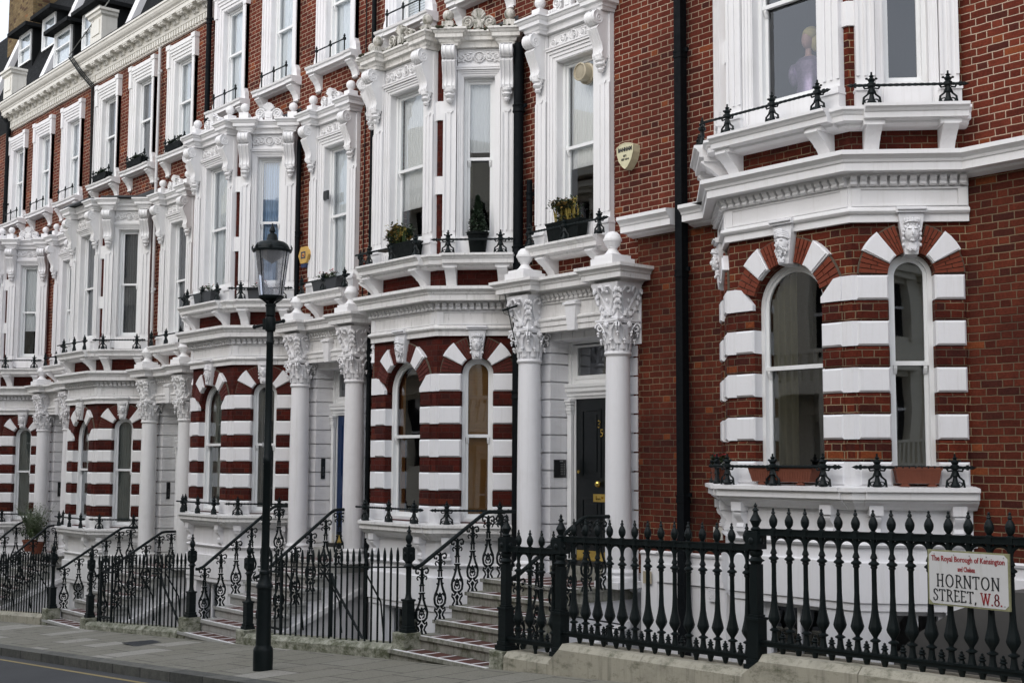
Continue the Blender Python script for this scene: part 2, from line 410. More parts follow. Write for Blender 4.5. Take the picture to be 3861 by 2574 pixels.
def pave_mat():
    m, nt, b = newmat('york_stone_paving')
    pos = geo_pos(nt)
    br = nt.nodes.new('ShaderNodeTexBrick'); br.offset = .37; br.squash = 1.45; br.squash_frequency = 2
    mp = nt.nodes.new('ShaderNodeMapping'); mp.inputs['Rotation'].default_value = (0,0,pi/2); nt.links.new(pos, mp.inputs[0]); nt.links.new(mp.outputs[0], br.inputs['Vector'])
    for k, v in (('Scale',1),('Mortar Size',.011),('Mortar Smooth',.3),('Brick Width',.62),('Row Height',.63),('Bias',-.35)): br.inputs[k].default_value = v
    br.inputs['Color1'].default_value = (.215,.207,.170,1); br.inputs['Color2'].default_value = (.30,.29,.25,1); br.inputs['Mortar'].default_value = (.035,.033,.025,1)
    n1 = noise(nt, pos, 1.5, 6, .7); n2 = noise(nt, pos, 45, 4, .7)
    c = mixc(nt, ramp(nt, n1, [(.35,(0,0,0)),(.7,(.7,.7,.7))]).outputs[0], br.outputs[0], (.20,.19,.15))
    c = mixc(nt, pale(nt, mp.outputs[0]), c, (.42,.405,.37))
    c = mixc(nt, br.outputs['Fac'], c, (.035,.033,.026))
    c = mixc(nt, 1.0, c, ramp(nt, n2, [(.25,(.65,.65,.65)),(.75,(1.25,1.25,1.25))]).outputs[0], 'MULTIPLY')
    st = noise(nt, pos, 3.3, 5, .8); c = mixc(nt, ramp(nt, st, [(.56,(0,0,0)),(.70,(.6,.6,.6))]).outputs[0], c, (.075,.072,.055))
    sp = noise(nt, pos, 30, 1, .3); c = mixc(nt, ramp(nt, sp, [(.72,(0,0,0)),(.75,(.8,.8,.8))]).outputs[0], c, (.045,.042,.035))
    nt.links.new(c, b.inputs['Base Color']); b.inputs['Roughness'].default_value = .8
    inv = N(nt, 'ShaderNodeMath', operation='SUBTRACT'); inv.inputs[0].default_value = 1; nt.links.new(br.outputs['Fac'], inv.inputs[1])
    p = bump(nt, b, inv.outputs[0], .6, .01); bump(nt, b, n2, .4, .005, p); return m
M['pave'] = pave_mat()
def asphalt():
    m, nt, b = newmat('asphalt'); pos = geo_pos(nt)
    n = noise(nt, pos, 90, 3, .8); n1 = noise(nt, pos, .8, 4)
    c = mixc(nt, n, (.025,.027,.030), (.075,.078,.082)); c = mixc(nt, 1.0, c, ramp(nt, n1, [(.3,(.8,.8,.8)),(.7,(1.2,1.2,1.2))]).outputs[0], 'MULTIPLY')
    nt.links.new(c, b.inputs['Base Color']); b.inputs['Roughness'].default_value = .85; bump(nt, b, n, .6, .006); return m
M['asphalt'] = asphalt()
def kerbm():
    m, nt, b = newmat('granite_kerb'); pos = geo_pos(nt)
    br = nt.nodes.new('ShaderNodeTexBrick'); nt.links.new(pos, br.inputs['Vector'])
    for k, v in (('Scale',1),('Mortar Size',.01),('Brick Width',.9),('Row Height',5)): br.inputs[k].default_value = v
    br.inputs['Color1'].default_value = (.085,.088,.085,1); br.inputs['Color2'].default_value = (.15,.15,.14,1); br.inputs['Mortar'].default_value = (.02,.02,.02,1)
    n = noise(nt, pos, 8, 6, .8)
    c = mixc(nt, 1.0, br.outputs[0], ramp(nt, n, [(.3,(.5,.5,.5)),(.7,(1.3,1.3,1.2))]).outputs[0], 'MULTIPLY')
    nt.links.new(c, b.inputs['Base Color']); b.inputs['Roughness'].default_value = .85; bump(nt, b, n, .6, .015); return m
M['kerb'] = kerbm()
# ------------------------------------------------------------ facets of the bay
FL = 1.62                       # front length
CL = (-.12+.93)*sqrt(2)         # canted side length
P0, P1, P2, P3 = (-2.72-(.93+W),W), (-2.72,-.93), (-1.10,-.93), (-1.10+(.93+W),W)
FRONT = ((-2.72,-.93,0), 0.0)
NEAR = ((-1.10,-.93,0), pi/4)
FAR = ((P0[0],P0[1],0), -pi/4)
def fm(f): return Matrix.Translation(f[0]) @ Matrix.Rotation(f[1], 4, 'Z')

def wall_grid(mb, x0, x1, z0, z1, holes, y=0, depth=.22, reveal=True):
    xs = sorted(set([x0,x1]+[h[0] for h in holes]+[h[1] for h in holes])); xs = [x for x in xs if x0-1e-6 <= x <= x1+1e-6]
    zs = sorted(set([z0,z1]+[h[2] for h in holes]+[h[3] for h in holes])); zs = [z for z in zs if z0-1e-6 <= z <= z1+1e-6]
    for i in range(len(xs)-1):
        for j in range(len(zs)-1):
            cx, cz = (xs[i]+xs[i+1])/2, (zs[j]+zs[j+1])/2
            if any(h[0] < cx < h[1] and h[2] < cz < h[3] for h in holes): continue
            mb.add([(xs[i],y,zs[j]),(xs[i+1],y,zs[j]),(xs[i+1],y,zs[j+1]),(xs[i],y,zs[j+1])], [(0,1,2,3)])
    if reveal:
        for a, b, c, d in holes:
            mb.add([(a,y,c),(b,y,c),(b,y,d),(a,y,d),(a,y+depth,c),(b,y+depth,c),(b,y+depth,d),(a,y+depth,d)],
                   [(0,4,5,1),(1,5,6,2),(2,6,7,3),(3,7,4,0)])
def arch_pts(c, r, zs, n=18, a0=0, a1=pi):
    return [(c+r*cos(a0+(a1-a0)*i/n), zs+r*sin(a0+(a1-a0)*i/n)) for i in range(n+1)]
def arch_facet(mb, L, z0, z1, c, r, sill, spring, depth=.22):
    # brick facet with an arched opening
    def q(a,b,z,w): mb.add([(a,0,z),(b,0,z),(b,0,w),(a,0,w)], [(0,1,2,3)])
    q(0,c-r,z0,z1); q(c+r,L,z0,z1); q(c-r,c+r,z0,sill)
    A = arch_pts(c,r,spring)
    for (xa,za),(xb,zb) in zip(A[:-1],A[1:]):
        mb.add([(xa,0,za),(xa,0,z1),(xb,0,z1),(xb,0,zb)], [(0,1,2,3)])
        mb.add([(xa,0,za),(xa,depth,za),(xb,depth,zb),(xb,0,zb)], [(3,2,1,0)])
    for x, k in ((c-r,1),(c+r,-1)):
        mb.add([(x,0,sill),(x,depth,sill),(x,depth,spring),(x,0,spring)], [(0,1,2,3) if k > 0 else (3,2,1,0)])
    mb.add([(c-r,0,sill),(c+r,0,sill),(c+r,depth,sill),(c-r,depth,sill)], [(0,1,2,3)])

GEO = [ # facet, length, centre, half width of ground arch, spring, first-floor half width
    (FRONT, FL, .81, .45, 3.655, .445, 'front'),
    (NEAR, CL, .58, .23, 3.885, .24, 'near'),
    (FAR, CL, CL-.58, .23, 3.885, .24, 'far')]

def bay_wall(mb, skirt=True):
    for f, L, c, r, sp, hw, nm in GEO:
        s = len(mb.v); arch_facet(mb, L, 1.60, 4.45, c, r, 1.78, sp); mb.xf(fm(f), s)
        s = len(mb.v); wall_grid(mb, 0, L, 5.08, 8.62, [(c-hw,c+hw,5.86,8.22)]); mb.xf(fm(f), s)
    rust_blocks(mb, False); arch_bricks(mb)
def white_blocks(h, WC):
    """every white block of the banded jambs is a part of its own"""
    pr = .05; e = .0045
    for f, L, c, r, sp, hw, nm in GEO:
        if nm == 'front': xs = [(.105,c-r+e,0), (c+r-e,1.515,1)]
        elif nm == 'near': xs = [(.03,c-r+e,0),(c+r-e,1.105,1)]
        else: xs = [(CL-1.105,c-r+e,0),(c+r-e,CL-.03,1)]
        for x0, x1, side in xs:
            for z0, z1 in STRIPES:
                def b(mb):
                    if z0 > 3.6 and nm == 'front':
                        ia = c-r if side == 0 else c+r
                        oa = x0 if side == 0 else x1; d = 1 if side == 0 else -1
                        mb.prism([(oa,z0),(ia,z0),(ia,z0+.06),(ia-d*.16,z1-.015),(oa,z1)], -pr, .22)
                    else: mb.chbox(x0, x1, .22, -pr, z0, z1, .02)
                obj('quoin_block', 'qb%s%d%.2f' % (nm,side,z0), b, WC, h, f[0], f[1])
        big = nm == 'front'
        r1 = r+.29 if big else r+.32
        a = (30,50) if big else (38,63)
        for sg in (-1,1): obj('voussoir', 'vs%s%d' % (nm,sg), lambda mb: vous_ch(mb, c, sp, r+.01, r1, sg*a[0], sg*a[1], .075), WC, h, f[0], f[1])
    n = .036
    for z0, z1 in STRIPES:
        for k, pth in enumerate(([(-1.10-.115,-.93),(-1.10,-.93),(-1.10+.035*R2,-.93+.035*R2)],[(P1[0]-.035*R2,P1[1]+.035*R2),P1,(P1[0]+.115,P1[1])])):
            obj('corner_block', 'cb%d%.2f' % (k,z0), lambda mb: mb.sweep(pth, [(-.01,z0),(n,z0),(n,z1),(-.01,z1)]), WC, h)

STRIPES = [(3.63,3.88),(3.165,3.415),(2.695,2.945),(2.225,2.475),(1.76,2.0)]
def rust_blocks(mb, white):
    """rusticated blocks; white ones or the brick ones between"""
    lv = STRIPES if white else [(3.425,3.62),(2.955,3.155),(2.485,2.685),(2.01,2.215)]
    pr = .05 if white else .040; e = .002
    for f, L, c, r, sp, hw, nm in GEO:
        s = len(mb.v)
        if nm == 'front': xs = [(.105,c-r+e,0), (c+r-e,1.515,1)]
        elif nm == 'near': xs = [(.03,c-r+e,0),(c+r-e,1.105,1)]
        else: xs = [(CL-1.105,c-r+e,0),(c+r-e,CL-.03,1)]
        for x0, x1, side in xs:
            for z0, z1 in lv:
                if white and z0 > 3.6 and nm == 'front':
                    # top block is cut by the splay of the arch
                    ia = c-r if side == 0 else c+r
                    oa = x0 if side == 0 else x1; d = 1 if side == 0 else -1
                    poly = [(oa,z0),(ia,z0),(ia,z0+.06),(ia-d*.16,z1-.015),(oa,z1)]
                    mb.prism(poly, -pr, .22)
                else:
                    mb.chbox(x0, x1, .22, -pr, z0, z1, .02 if white else .014)
        mb.xf(fm(f), s)
    # strips that wrap the corners
    n = .036 if white else .02
    for z0, z1 in lv:
        a = (R2, R2)
        mb.sweep([(-1.10-.115,-.93),(-1.10,-.93),(-1.10+.035*R2,-.93+.035*R2)], [(-.01,z0),(n,z0),(n,z1),(-.01,z1)])
        mb.sweep([(P1[0]-.035*R2,P1[1]+.035*R2),P1,(P1[0]+.115,P1[1])], [(-.01,z0),(n,z0),(n,z1),(-.01,z1)])
def vous(mb, c, zs, r0, r1, a0, a1, y0, y1, n=3):
    # a0,a1 degrees from the vertical (+ = right)
    A = [radians(90-(a0+(a1-a0)*i/n)) for i in range(n+1)]
    mb.prism([(c+r0*cos(a),zs+r0*sin(a)) for a in A]+[(c+r1*cos(a),zs+r1*sin(a)) for a in reversed(A)], y0, y1)
def vous_ch(mb, c, zs, r0, r1, a0, a1, pr):
    vous(mb, c, zs, r0, r1, a0, a1, -pr+.018, .2)
    k = 1.6
    vous(mb, c, zs, r0+.012, r1-.018, a0+k*(1 if a1 > a0 else -1), a1-k*(1 if a1 > a0 else -1), -pr, -pr+.018)
def arch_stones(mb):
    for f, L, c, r, sp, hw, nm in GEO:
        s = len(mb.v)
        big = nm == 'front'
        r1 = r+.29 if big else r+.32
        a = (30,50) if big else (38,63)
        for sg in (-1,1): vous_ch(mb, c, sp, r+.01, r1, sg*a[0], sg*a[1], .075)
        mb.xf(fm(f), s)
def arch_bricks(mb):
    for f, L, c, r, sp, hw, nm in GEO:
        s = len(mb.v); big = nm == 'front'
        r1 = r+.26 if big else r+.29
        for sg in (-1,1):
            for a, b in (((12,29.6),(50.4,74)) if big else ((17,37.5),(63.5,88))):
                mb.cur = 1
                vous(mb, c, sp, r+.006, r1+.014, sg*(a-.5), sg*(b+.5), -.024, .2, 4)
                k = 4; mb.cur = 2; w = (b-a)/k
                for i in range(k):
                    a0, a1 = a+w*i+.55, a+w*(i+1)-.55; rm = r+(r1-r)*(.42 if i%2 else .62)
                    vous(mb, c, sp, r+.004, rm-.004, sg*a0, sg*a1, -.043, .19, 1); vous(mb, c, sp, rm+.004, r1, sg*a0, sg*a1, -.043, .19, 1)
        mb.cur = 0
        mb.xf(fm(f), s)
def keystone(mb, c, big):
    mb.add([(c-.072,.1,4.07),(c+.072,.1,4.07),(c+.135,.1,4.50),(c-.135,.1,4.50),
            (c-.065,-.075,4.085),(c+.065,-.075,4.085),(c+.128,-.095,4.50),(c-.128,-.095,4.50)],
           [(4,5,6,7),(0,4,7,3),(5,1,2,6),(0,1,5,4),(7,6,2,3)])
    mb.box(c-.15,c+.15,-.13,.0,4.505,4.56); mb.box(c-.14,c+.14,-.155,.0,4.53,4.548)
def mask(mb, beard):
    mask0(mb, beard)
    mb.xf(Matrix.Translation((0,-.10,4.27)) @ Matrix.Diagonal((1.28,1.25,1.12,1)) @ Matrix.Translation((0,.10,-4.27)))
def mask0(mb, beard):
    # a small classical head in relief, origin at chin-top centre line, faces -y
    y = -.10
    mb.ell(0,y-.004,4.295,.058,.048,.088,12,8)            # head
    mb.ell(0,y-.052,4.285,.011,.020,.026,6,5)       # nose
    mb.ell(0,y-.034,4.305,.006,.014,.035,6,4)
    for s in (-1,1):
        mb.ell(s*.023,y-.044,4.325,.020,.013,.007,6,4)    # brow
        mb.ell(s*.022,y-.037,4.309,.010,.008,.006,6,4)    # eye
        mb.ell(s*.026,y-.030,4.272,.017,.016,.022,6,5)     # cheek
        mb.ell(s*.058,y+.01,4.30,.010,.02,.022,6,4)       # ear
    mb.ell(0,y-.043,4.250,.019,.010,.006,6,4); mb.ell(0,y-.040,4.237,.014,.010,.006,6,4)
    mb.ell(0,y-.03,4.222,.020,.018,.017,6,5)
    rnd = random.Random(5 if beard else 9)
    if beard:
        for k in range(26):
            a = rnd.uniform(-1,1); z = rnd.uniform(4.11,4.25)
            mb.ell(a*.05*(z-4.06)/.15,y-.030+.02*abs(a),z,.012,.012,.020,5,4)
        for s in (-1,1): mb.tube([(s*.004,y-.047,4.268),(s*.022,y-.044,4.26),(s*.036,y-.035,4.24)],.007,5)
        for k in range(4):
            zz = 4.355+k*.020; w = .066-.004*k
            mb.tube([(-w,y+.01,zz-.012),(-w*.6,y-.036,zz+.004),(0,y-.05+.006*k,zz+.010),(w*.6,y-.036,zz+.004),(w,y+.01,zz-.012)],.013,6)
        for k in range(12):
            a = rnd.uniform(-1,1); mb.ell(a*.066,y-.02+.02*abs(a),rnd.uniform(4.29,4.35) if abs(a) > .75 else 4.352,.013,.013,.014,5,4)
    else:
        for s in (-1,1):
            for k in range(7):
                t = k/6; xx = s*(.010+.056*sin(min(1,t*1.6)*pi/2)); zz = 4.366-.17*t*t-.01*t
                mb.ell(xx,y-.030+.035*t,zz,.012,.014,.018,6,5)
        mb.ell(0,y-.006,4.385,.058,.042,.030,10,6)
        for k in range(7):
            a = (k-3)/3.; mb.ell(a*.056,y-.045+.03*a*a,4.408,.010,.012,.020,5,4)
        mb.tube([(-.06,y-.005,4.382),(-.03,y-.05,4.390),(0,y-.058,4.392),(.03,y-.05,4.390),(.06,y-.005,4.382)],.007,5)
        mb.tube([(-.035,y,4.16),(-.014,y-.02,4.13),(0,y-.02,4.145),(.014,y-.02,4.13),(.035,y,4.16)],.010,5)
        mb.box(-.030,.030,y-.02,y+.04,4.150,4.205)

# ------------------------------------------------------------ mouldings
BAYPATH = [(P0[0]-.0,P0[1]+.02),P1,P2,(P3[0]+.0,P3[1]+.02)]
CORNICE = [(0,4.42),(.055,4.42),(.055,4.495),(.085,4.505),(.10,4.525),(.095,4.55),(.065,4.565),(.045,4.58),(.045,4.775),(.06,4.785),(.06,4.878),(.12,4.885),(.13,4.905),
           (.25,4.908),(.25,4.985),(.265,4.995),(.275,5.02),(.305,5.045),(.325,5.06),(.325,5.105),(.02,5.135),(0,5.135)]
def bay_cornice(mb, ext=None):
    p = list(BAYPATH)
    mb.sweep(p, CORNICE)
def string_course(mb, x0, x1):
    mb.sweep([(x0,W+.02),(x1,W+.02)], [(0,4.86),(.06,4.87),(.12,4.885),(.13,4.905),(.25,4.908),(.25,4.985),(.265,4.995),(.275,5.02),(.305,5.045),(.325,5.06),(.325,5.105),(.02,5.135),(0,5.135)])
def dentil_row(mb, L, o0, o1, n0=.055):
    n = int((L)/.098)
    x = -.02
    k = 0
    while x < L-.02:
        # little S-shaped dentils
        mb.prismx([(-n0,4.787),(-n0-.045,4.787),(-n0-.06,4.80),(-n0-.045,4.825),(-n0-.075,4.85),(-n0-.085,4.88),(-n0,4.88)], x, x+.066)
        x += .0985
def dentils(mb):
    for f, L, *_ in GEO:
        s = len(mb.v); dentil_row(mb, L, 0, 0); mb.xf(fm(f), s)
def panels(mb):
    for f, L, c, r, sp, hw, nm in GEO:
        s = len(mb.v); y = -.058
        a, b = .09, L-.09
        mb.box(0,L,y,-.04,4.581,4.60); mb.box(0,L,y,-.04,4.755,4.774)
        mb.box(0,a,y,-.04,4.60,4.755); mb.box(b,L,y,-.04,4.60,4.755); mb.xf(fm(f), s)
LEDGE = [(0,5.375),(.10,5.38),(.16,5.40),(.17,5.425),(.27,5.43),(.27,5.485),(.285,5.495),(.30,5.52),(.33,5.535),(.33,5.565),(0,5.59)]
def bay_ledge(mb):
    mb.sweep(BAYPATH, [(o*.86,z-.003) for o,z in LEDGE])
    pr = [(o+(.05 if o > .01 else 0), z) for o,z in LEDGE]
    mb.sweep([(-3.02+.32,-.93),(-1.14-.0,-.93)], pr)
    s = len(mb.v); mb.sweep([(.10,0),(1.12,0)], pr); mb.xf(fm(NEAR), s)
    s = len(mb.v); mb.sweep([(.03,0),(1.04,0)], pr); mb.xf(fm(FAR), s)
SILL = [(0,1.52),(.07,1.53),(.10,1.56),(.16,1.60),(.17,1.625),(.20,1.63),(.20,1.70),(.235,1.705),(.235,1.745),(0,1.765)]
def bay_sill(mb):
    mb.sweep(BAYPATH, [(o*.86,z-.003) for o,z in SILL])
    mb.sweep([(-2.76,-.93),(-1.16,-.93)], SILL)
    s = len(mb.v); mb.sweep([(.06,0),(1.13,0)], SILL); mb.xf(fm(NEAR), s)
    s = len(mb.v); mb.sweep([(.02,0),(1.08,0)], SILL); mb.xf(fm(FAR), s)
def s_bracket(mb, x0, x1, zt, zb, pt, pb):
    # plain S bracket, depth pt at the top
    h = zt-zb; pts = [(0,zt)]
    pts += [(-pt,zt),(-pt,zt-.08*h)]
    for i in range(1,9):
        a = i/8*pi*.95; pts.append((-(pt-.02)-.0*i+(-.0)+ (1-cos(a))*pt*.22 - .0, zt-.08*h-(h*.44)*i/8))
    e = pts[-1]
    for i in range(1,9):
        t = i/8; pts.append((e[0]+( -pb-e[0])*(t**.6), e[1]+(zb-e[1])*t))
    pts.append((0,zb)); mb.prismx(pts, x0, x1)
def ledge_brackets():
    pass
def bracket_up(mb, w=.15):
    s_bracket(mb, -w/2, w/2, 5.385, 5.12, .30, .05)
    mb.box(-w/2-.03, w/2+.03, -.27, 0, 5.375, 5.43)
def bracket_low(mb):
    w = .068
    mb.box(-w,w,-.13,0,1.47,1.565)
    mb.prismx([(0,1.47),(-.10,1.47),(-.112,1.44),(-.10,1.40),(-.065,1.37),(-.055,1.34),(-.075,1.30),(-.06,1.285),(0,1.285)], -w*.7, w*.7)
    mb.box(-w,w,-.08,0,1.25,1.285); mb.prismx([(0,1.25),(-.06,1.25),(0,1.17)], -w*.8, w*.8)

# ------------------------------------------------------------ first-floor window dressing
def spiral(cx, cz, r, turns, y, k=16, s=1, a0=0):
    return [(cx+s*r*(1-t/(k*turns))*cos(a0+2*pi*t/k), y, cz+r*(1-t/(k*turns))*sin(a0+2*pi*t/k)) for t in range(int(k*turns))]
def spiral_x(x, cy, cz, r, turns, k=12, s=1, a0=0):
    return [(x, cy+s*r*(1-t/(k*turns))*cos(a0+2*pi*t/k), cz+r*(1-t/(k*turns))*sin(a0+2*pi*t/k)) for t in range(int(k*turns))]
def console(mb, w=.17):
    # scrolled console with leaf drop; top z 8.61, centred on x=0, back at y=0
    P = [(0,8.61),(-.255,8.61)]
    for i in range(9):
        a = pi/2+pi*i/8*1.05; P.append((-.20+.095*cos(a)-.0, 8.51+.095*sin(a)))
    P += [(-.235,8.36),(-.19,8.26),(-.14,8.16),(-.125,8.08),(-.145,8.03),(-.13,7.985),(0,7.985)]
    mb.prismx([(y,z) for y,z in P], -w/2, w/2)
    for x in (-w/2,w/2):
        mb.tube(spiral_x(x,-.19,8.50,.078,2.2,12,1,pi), .010, 5)
        mb.tube([(x,y,z) for y,z in P[3:-1]], .011, 5)
    for x in (-w*.22,w*.22): mb.tube([(x,y,z) for y,z in P[3:-1]], .012, 5)
    rnd = random.Random(2)
    mb.lathe([(.0,7.79),(.035,7.80),(.05,7.83),(.03,7.855),(.06,7.87),(.075,7.90),(.05,7.93),(.08,7.95),(.085,7.985),(.04,8.0)], 0,-.075,10)
    for k in range(5):
        a = (k-2)/2; mb.ell(a*.065,-.11+.03*abs(a),7.93,.018,.02,.03,6,5); mb.ell(a*.045,-.10+.03*abs(a),7.86,.016,.018,.022,6,5)
def surround(mb, c, hw, aw=.10, pw=.20, gap=.03):
    """white dressing round a tall first-floor sash: architrave, pilasters, frieze"""
    ztop = 8.22
    # stepped architrave
    for k, (o, y) in enumerate(((0,-.030),(aw*.38,-.045),(aw*.72,-.062))):
        i0 = hw+o; i1 = hw+aw
        for s in (-1,1): mb.box(c+s*i0, c+s*i1, y, .0, 5.62, ztop+o)
        mb.box(c-i1, c+i1, y, .0, ztop+o, ztop+aw)
    mb.box(c-hw-aw-.01,c+hw+aw+.01,-.085,0,ztop+aw+.005,ztop+aw+.035)
    mb.box(c-hw-aw-.02,c+hw+aw+.02,-.095,0,ztop+aw+.035,ztop+aw+.055)
    # sill of the sash
    mb.box(c-hw,c+hw,-.05,.20,5.60,5.858)
    # jamb linings
    for s in (-1,1): mb.box(c+s*(hw-.012), c+s*hw, -.02, .215, 5.858, ztop)
    mb.box(c-hw,c+hw,-.02,.215,ztop-.012,ztop)
    for s in (-1,1):
        a = c+s*(hw+aw+gap*.3); b = c+s*(hw+aw+gap*.3+pw)
        lo, hi = min(a,b), max(a,b)
        mb.box(lo,hi,-.075,0,5.84,8.61)
        m = (hi-lo)/5
        for k in (0,2,4): mb.box(lo+m*k+(.006 if k else 0), lo+m*(k+1)-(.006 if k < 4 else 0), -.092, -.07, 5.93, 7.66)
        mb.prism(arch_pts((lo+hi)/2,.045,7.70,10,pi,2*pi), -.095, -.07)
        mb.box(lo-.01,hi+.01,-.12,0,5.79,5.84); mb.box(lo-.02,hi+.02,-.135,0,5.765,5.79)
        mb.box(lo-.012,hi+.012,-.115,0,5.58,5.765); mb.box(lo-.03,hi+.03,-.135,0,5.56,5.60)
    # frieze panel
    mb.box(c-hw-aw,c+hw+aw,-.035,0,ztop+aw+.055,8.62)
    f0 = c-hw-aw+.02; f1 = c+hw+aw-.02
    mb.box(f0,f1,-.045,0,8.585,8.60)
def frieze_relief(mb, c, hw):
    z = 8.487; y = -.045; R = .062
    for k in range(7):
        a = radians(-60+k*20)
        mb.tube([(c,y-.01,z-.055),(c+.06*sin(a)*.9,y-.028,z-.055+.115*cos(a)*.9)],[.008,.016],5)
    mb.tube([(c+.078*sin(t*pi/8*1.0),y-.012,z+.005+.075*cos(t*pi/8)) for t in range(-8,9)],.010,5)
    n = 3 if hw > .5 else 2
    for s in (-1,1):
        x = c+s*.11
        step = (hw-.09)/n
        for k in range(n):
            cx = c+s*(.115+step*(k+.45)); r = min(.062, step*.62); up = 1 if k%2 == 0 else -1
            sp = spiral(cx, z+up*.0, r, 1.7, y-.014, 12, s*up, pi)
            mb.tube(sp, .0125, 5)
            for q in range(3):
                a = radians(60+q*55)*up
                mb.ell(cx+s*r*1.15*cos(a), y-.01, z+r*1.15*sin(a), .022,.012,.013,6,4)
            mb.ell(cx, y-.02, z, .016,.016,.016,6,4)
def entab(mb, c, hw, aw=.10, pw=.20, gap=.03):
    a = c-hw-aw-gap*.3-pw; b = c+hw+aw+gap*.3+pw
    ia = a+pw+.03; ib = b-pw-.03
    o1, o2 = .07, .225
    a -= .015; b += .015
    path = [(a,.04),(a,-o2),(ia,-o2),(ia,-o1),(ib,-o1),(ib,-o2),(b,-o2),(b,.04)]
    prof = [(-.3,8.615),(.0,8.615),(.012,8.65),(.03,8.66),(.04,8.70),(.085,8.715),(.085,8.765),(.10,8.78),(.115,8.81),(.135,8.82),(.135,8.85),(-.03,8.865),(-.3,8.865)]
    prof = [(-.06,z) if o < -.1 else (o,z) for o,z in prof]
    mb.sweep(path, prof)
    mb.box(a,b,-o1-.03,.1,8.62,8.86)
    mb.box(a+.002,ia-.002,-o2,0,8.617,8.862); mb.box(ib+.002,b-.002,-o2,0,8.617,8.862)
def crest(mb, c, hw):
    z = 8.865; y0, y1 = -.16, -.07
    for s in (-1,1):
        r = .088; cx = c+s*(.16 if hw < .3 else .22)
        mb.prism([(cx+r*cos(t*pi/8),z+.115+r*sin(t*pi/8)) for t in range(16)], y0+.015, y1)
        mb.tube(spiral(cx,z+.115,r,2.1,y0+.005,14,-s,0), .014, 5)
        mb.prism([(cx-s*.05,z),(cx+s*.16,z),(cx+s*.10,z+.06),(cx-s*.02,z+.11)], y0+.012, y1)
        for k in range(4): mb.ell(cx+s*(.02+.045*k), y0, z+.03, .02,.015,.025,6,4)
    mb.box(c-.07,c+.07,y0,y1,z,z+.155); mb.box(c-.045,c+.045,y0-.015,y0,z+.03,z+.11)
    for k in range(7):
        a = radians(-54+18*k); mb.tube([(c,y0+.02,z+.14),(c+.12*sin(a),y0,z+.15+.16*cos(a))],[.012,.026],6)
    mb.prism([(c+.105*cos(t*pi/10),z+.17+.14*sin(t*pi/10)) for t in range(11)], y0+.02, y1)
def ball_small(mb):
    z = 8.86
    mb.box(-.085,.085,-.085,.085,z,z+.13); mb.lathe([(.04,z+.13),(.035,z+.16),(.05,z+.165)],0,0,12)
    mb.ell(0,0,z+.235,.082,.082,.082,16,10)
def ball_big(mb):
    z = 5.13
    mb.box(-.20,.20,-.20,.20,z,z+.085); mb.box(-.165,.165,-.165,.165,z+.085,z+.13)
    mb.lathe([(.16,z+.13),(.13,z+.135),(.09,z+.165),(.062,z+.205),(.055,z+.225),(.068,z+.23),(.068,z+.243),(.05,z+.25)],0,0,20)
    c = z+.335
    mb.lathe([(0,c-.115),(.05,c-.105),(.09,c-.075),(.112,c-.02),(.122,c-.018),(.122,c+.012),(.112,c+.016),(.095,c+.065),(.06,c+.10),(0,c+.118)],0,0,22)

